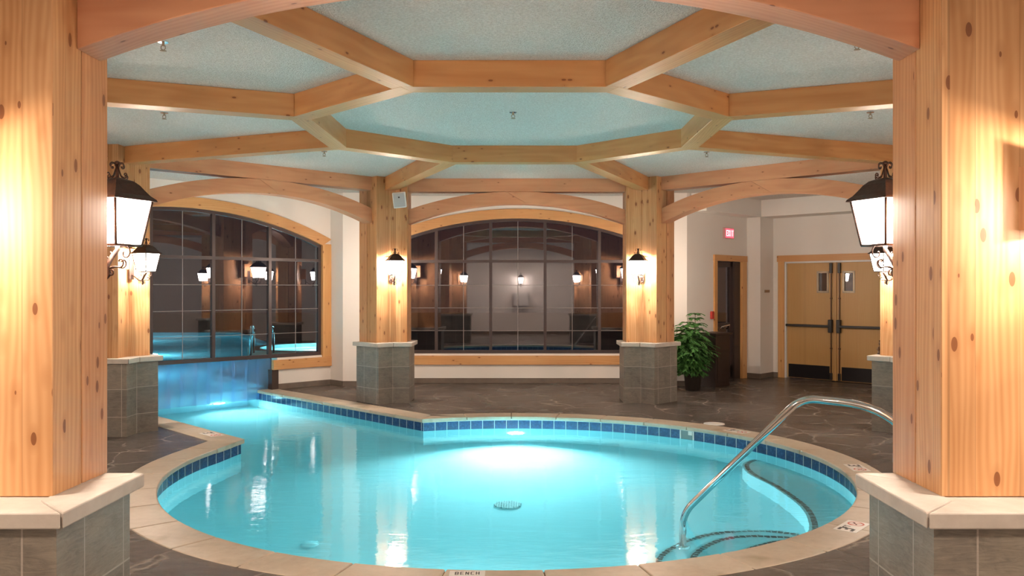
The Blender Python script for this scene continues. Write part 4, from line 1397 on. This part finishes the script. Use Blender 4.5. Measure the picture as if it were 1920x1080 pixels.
# ------------------------------------------------------------------ depth markers
def marker(name, p, rot, w, h, label, what, mirror=False):
    o = empty(name, (p[0], p[1], .0062), rot)
    tag(o, label, 'pool marker', 'marker tiles set in the coping')
    m = MB(); m.box(-w / 2, w / 2, -h / 2, h / 2, -.003, .0008); m.build('tile', M_tilew, o)
    t = MB()
    if what == 'bench':
        b, wd = letters('BENCH', .050, .0225, .0085, .0065); lettering(t, b, .0065, -wd / 2, -.013, .0, .0012); t.build('lettering', M_ink, o)
    else:
        b, wd = letters('3', .11, .07, 0, .022); lettering(t, b, .022, -w / 2 + .02, -.05, 0, .0012)
        b, wd2 = letters('FT', .045, .026, .008, .010); lettering(t, b, .010, -w / 2 + .09, .005, 0, .0012); t.build('lettering', M_ink, o)
        g = MB(); cx_, r0, r1 = w / 2 - .07, .045, .058
        for k in range(24):
            a, c_ = 2 * PI * k / 24, 2 * PI * (k + 1) / 24
            g.quad([(cx_ + math.cos(a) * r0, math.sin(a) * r0, .0012), (cx_ + math.cos(c_) * r0, math.sin(c_) * r0, .0012), (cx_ + math.cos(c_) * r1, math.sin(c_) * r1, .0012), (cx_ + math.cos(a) * r1, math.sin(a) * r1, .0012)])
        g.prism([(cx_ - .038, .030), (cx_ - .030, .038), (cx_ + .038, -.030), (cx_ + .030, -.038)], .0, .0014)
        g.build('no_diving_ring', M_red, o)
        f_ = MB(); f_.prism([(cx_ - .03, -.01), (cx_ + .01, .02), (cx_ + .02, .012), (cx_ - .022, -.018)], 0, .001); f_.lathe([(.009, 0), (.009, .001), (.001, .0012)], (cx_ + .024, .022, 0), 10)
        f_.build('diver_symbol', M_ink, o)
    return o
def on_coping(u, w, d=.17):
    x, y = G(u, w, 0); th = math.atan2(y - PC.y, x - PC.x); r = pool_r(th) + d
    return (PC.x + math.cos(th) * r, PC.y + math.sin(th) * r), th
x, y = G(875, 1083, 0); marker('bench_marker', (x, 5.005), .02, .212, .12, 'white tile lettered BENCH on the front coping at the bottom edge', 'bench')
p, th = on_coping(1605, 990); marker('depth_marker', p, th + PI / 2, .30, .16, 'white depth tile with a black 3 FT and red no-diving ring on the right coping', 'depth')
x, y = G(397, 815, 0); marker('depth_marker', (x, y), math.radians(-45), .34, .16, 'white depth tile with a 3 FT and red ring on the pointed left coping', 'depth')
p, th = on_coping(1602, 878); marker('depth_marker', p, th - PI / 2, .30, .16, 'white depth tile on the right coping, half hidden by the foreground pillar cap', 'depth')
p, th = on_coping(1378, 810); marker('depth_marker', p, th - PI / 2, .30, .16, 'faint depth tile on the far right coping beside the skimmer', 'depth')

# ------------------------------------------------------------------ plant, cabinet, figurine
pp = empty('potted_plant', (2.93, 14.10, 0))
tag(pp, 'bushy green pine-like houseplant in a black plastic pot beside the far right pillar', 'plant')
m = MB(); m.lathe([(.115, 0), (.12, .005), (.148, .30), (.158, .305), (.158, .335), (.146, .335), (.142, .30), (.03, .29)], n=28); m.build('pot', M_pot, pp)
m = MB(); m.lathe([(.142, .27), (.142, .30), (.05, .31), (.005, .312)], n=20); m.build('soil', M_soil, pp)
stm = MB(); lf = MB()
def needles(m, p, d, L, up, w=.030):
    """a drooping frond: central rib with paired leaflets"""
    side = d.cross(Z3)
    if side.length < .01: side = Vector((1, 0, 0))
    side.normalize()
    n = 9
    prev = p
    for i in range(1, n + 1):
        t = i / n
        q = p + d * (L * t) + Z3 * (up * t - .55 * L * t * t)
        tang = (q - prev).normalized()
        for s in (-1, 1):
            ln = w * 2.6 * (1 - .55 * t) * R.uniform(.8, 1.15)
            tip = q + side * s * ln + tang * ln * .6 + Z3 * (-.012 + R.uniform(-.012, .012))
            base2 = prev
            nrm = Z3 * .005
            wd2 = tang * .013
            m.quad([base2 - wd2 * .3, (base2 + tip) / 2 - wd2 + nrm, tip, (base2 + tip) / 2 + wd2 * 1.6 + nrm])
        m.quad([prev + side * .008, q + side * .006, q - side * .006, prev - side * .008])
        prev = q
for k in range(6):
    x0, y0 = R.uniform(-.05, .05), R.uniform(-.05, .05)
    hgt = [1.27, 1.12, 1.04, .96, .88, .8][k]; lean = Vector((x0 * 1.3, y0 * 1.3, 0)) * (2.2 if k else .6)
    pts = [Vector((x0, y0, .29)) + lean * t + Z3 * ((hgt - .29) * t) for t in (0, .3, .6, 1)]
    stm.tube(pts, [.010, .009, .007, .004], 6)
    nt = 10
    for j in range(nt):
        t = (j + .2) / nt
        p = pts[0].lerp(pts[-1], t)
        nb = 8 if j < nt - 1 else 5
        a0 = R.uniform(0, 6)
        for b_ in range(nb):
            a = a0 + 2 * PI * b_ / nb + R.uniform(-.25, .25)
            prof = (.17 + .27 * math.sin(PI * min(1, .18 + (p.z - .35) / 1.05)))
            L = prof * R.uniform(.75, 1.1) * (.9 if k else .95)
            L *= .55 + .45 * min(1, (1.3 - p.z) / .35) if p.z > .95 else 1
            d = Vector((math.cos(a), math.sin(a), 0))
            needles(lf, p, d, L, L * R.uniform(.30, .62), .030)
    for b_ in range(5):
        a = 2 * PI * b_ / 5 + k
        needles(lf, pts[-1], Vector((math.cos(a), math.sin(a), 0)), .15, .07, .022)
stm.build('stem', M_stem, pp)
lfo = lf.build('foliage', M_leaf, pp, recalc=False)

cb = empty('cabinet', (3.42, 14.72, 0), math.radians(45))
tag(cb, 'dark espresso wood bin cabinet behind the potted plant, next to the narrow door', 'cabinet')
m = MB(); m.box(-.22, .22, -.18, .18, .0, .90); m.build('body', M_cabinet, cb, bevel=.004)
m = MB(); m.box(-.26, .28, -.215, .20, .90, .935); m.build('top', M_cabinet, cb, bevel=.006)
m = MB(); m.box(-.18, .18, -.192, -.181, .08, .62); m.build('door', M_cabinet, cb, bevel=.003)

fg = empty('carved_figurine', (4.47, 10.30, .898))
tag(fg, 'small brown carved figurine standing on the cap of the right rear pillar', 'figurine')
m = MB(); m.lathe([(.045, 0), (.05, .01), (.038, .02), (.042, .05), (.036, .085), (.02, .10), (.028, .115), (.030, .135), (.018, .155), (.004, .16)], n=14)
m.tube([Vector((-.03, 0, .085)), Vector((-.055, -.02, .06)), Vector((-.04, -.04, .05))], [.012, .011, .008], 7)
m.tube([Vector((.03, 0, .085)), Vector((.055, -.02, .06)), Vector((.04, -.04, .05))], [.012, .011, .008], 7)
m.build('body', M_figure, fg)
m = MB(); m.lathe([(.002, .15), (.009, .155), (.009, .168), (.002, .172)], (-.02, 0, 0), 8); m.lathe([(.002, .15), (.009, .155), (.009, .168), (.002, .172)], (.02, 0, 0), 8); m.build('ear', M_figure, fg)
m = MB(); m.lathe([(.002, 0), (.012, .005), (.010, .018), (.002, .022)], (0, -.03, .118), 8); m.build('muzzle', M_stem, fg)

# ------------------------------------------------------------------ outdoors beyond the left windows
od = MB()
def KS(k, c): return Vector(((c - k) / 2, (c + k) / 2))    # y-x = k, x+y = c
opool = [KS(19.15, 5.2), KS(19.15, 10.4), Vector((-6.3, 17.2)), Vector((-6.6, 20)), Vector((-7.6, 26)), Vector((-11, 33)), Vector((-30, 33)), Vector((-26, 11))]
gl_ = [(-60, -10), (-7.8, -10), (-7.8, 11.1), (-3.4, 15.5), (20, 17.6), (30, 60), (-60, 60)]
od.fill([gl_, [tuple(p) for p in opool]], -.02)
go = od.build('floor_outdoor', M_ground); tag(go, kind='structure')
om = MB()
for i in range(len(opool)):
    a_, b_ = opool[i], opool[(i + 1) % len(opool)]
    om.quad([(a_.x, a_.y, -.02), (b_.x, b_.y, -.02), (b_.x, b_.y, -1), (a_.x, a_.y, -1)])
om.fill([[tuple(p) for p in opool]], -1)
oo = om.build('outdoor_pool', M_plaster, recalc=False)
tag(oo, 'dim blue outdoor pool seen through the left window', 'outdoor pool')
def face_up(fs):
    for f in fs:
        f.normal_update()
        if f.normal.z < 0: f.normal_flip()
ow = MB(); fs = ow.fill([[tuple(p) for p in opool]], -.14); face_up(fs)
tag(ow.build('outdoor_pool_water', m_water('outdoor_water', (.40, .88, .99), .08), recalc=False), 'blue water of the outdoor pool behind the left window', 'water', kind='stuff')
for (px_, py_, e) in ((-6.4, 14.0, 40), (-8.5, 18.5, 60), (-10.5, 24, 110), (-14, 30, 150), (-16, 20, 90)):
    p = Vector((px_, py_))
    ld = bpy.data.lights.new('outdoor_pool_glow', 'POINT'); ld.energy = e; ld.color = (.45, .9, 1); ld.shadow_soft_size = .2
    lo = bpy.data.objects.new('outdoor_pool_glow', ld); COL.objects.link(lo); lo.location = (p.x, p.y, -.5)
# hot tub
ht = empty('hot_tub', (-4.4, 18.6, 0))
tag(ht, 'round brightly lit outdoor hot tub seen through the left window', 'hot tub')
m = MB(); N = 40
def ring(m, r0, z0, r1, z1):
    for k in range(N):
        a, b = 2 * PI * k / N, 2 * PI * (k + 1) / N
        m.quad([(math.cos(a) * r0, math.sin(a) * r0, z0), (math.cos(b) * r0, math.sin(b) * r0, z0), (math.cos(b) * r1, math.sin(b) * r1, z1), (math.cos(a) * r1, math.sin(a) * r1, z1)])
ring(m, 1.5, -.02, 1.5, .42); ring(m, 1.5, .42, 1.25, .42); m.build('rim', M_coping, ht)
m = MB(); ring(m, 1.25, .42, 1.25, .0); ring(m, 1.25, .0, .001, .0); m.build('shell', M_plaster, ht)
m = MB(); m.bm.faces.new([m.bm.verts.new((math.cos(2 * PI * k / N) * 1.25, math.sin(2 * PI * k / N) * 1.25, .34)) for k in range(N)]); m.build('hot_tub_water', m_water('tub_water', (.75, .98, 1), .1), ht, recalc=False)
ld = bpy.data.lights.new('hot_tub_glow', 'POINT'); ld.energy = 110; ld.color = (.75, 1, 1); ld.shadow_soft_size = .15
lo = bpy.data.objects.new('hot_tub_glow', ld); COL.objects.link(lo); lo.parent = ht; lo.location = (0, .4, .17)
hh = MB()
for dx in (-.25, .25):
    hh.tube(rounded([Vector((-.75 + dx * .8, -1.75, -.01)), Vector((-.75 + dx * .8, -1.75, .95)), Vector((-.75 + dx * .8, -1.58, .95)), Vector((-.75 + dx * .8, -1.54, .40))], [.08, .08]), .022, 10)
hg = hh.build('grab_rail', M_chrome, None, loc=(-4.4, 18.6, 0))
tag(hg, 'pair of steel grab rails in front of the outdoor hot tub', 'grab rail')

# ------------------------------------------------------------------ world, camera
wd_ = bpy.data.worlds.new('night'); sc.world = wd_; wd_.use_nodes = True
bg = wd_.node_tree.nodes['Background']; bg.inputs[0].default_value = (.05, .06, .09, 1); bg.inputs[1].default_value = .10
cam = bpy.data.cameras.new('camera'); co = bpy.data.objects.new('camera', cam); COL.objects.link(co)
co.location = (.103, 0, H); co.rotation_euler = (PI / 2, 0, 0)
cam.sensor_width = 36; cam.lens = 1582 / 1920 * 36
cam.shift_x = -(981.7 - 960) / 1920; cam.shift_y = (541 - 540) / 1920
cam.clip_start = .05; cam.clip_end = 200
sc.camera = co
sc.view_settings.view_transform = 'Standard'; sc.view_settings.look = 'None'; sc.view_settings.gamma = 1
sc.view_settings.use_curve_mapping = False
sc.view_settings.exposure = 1.35
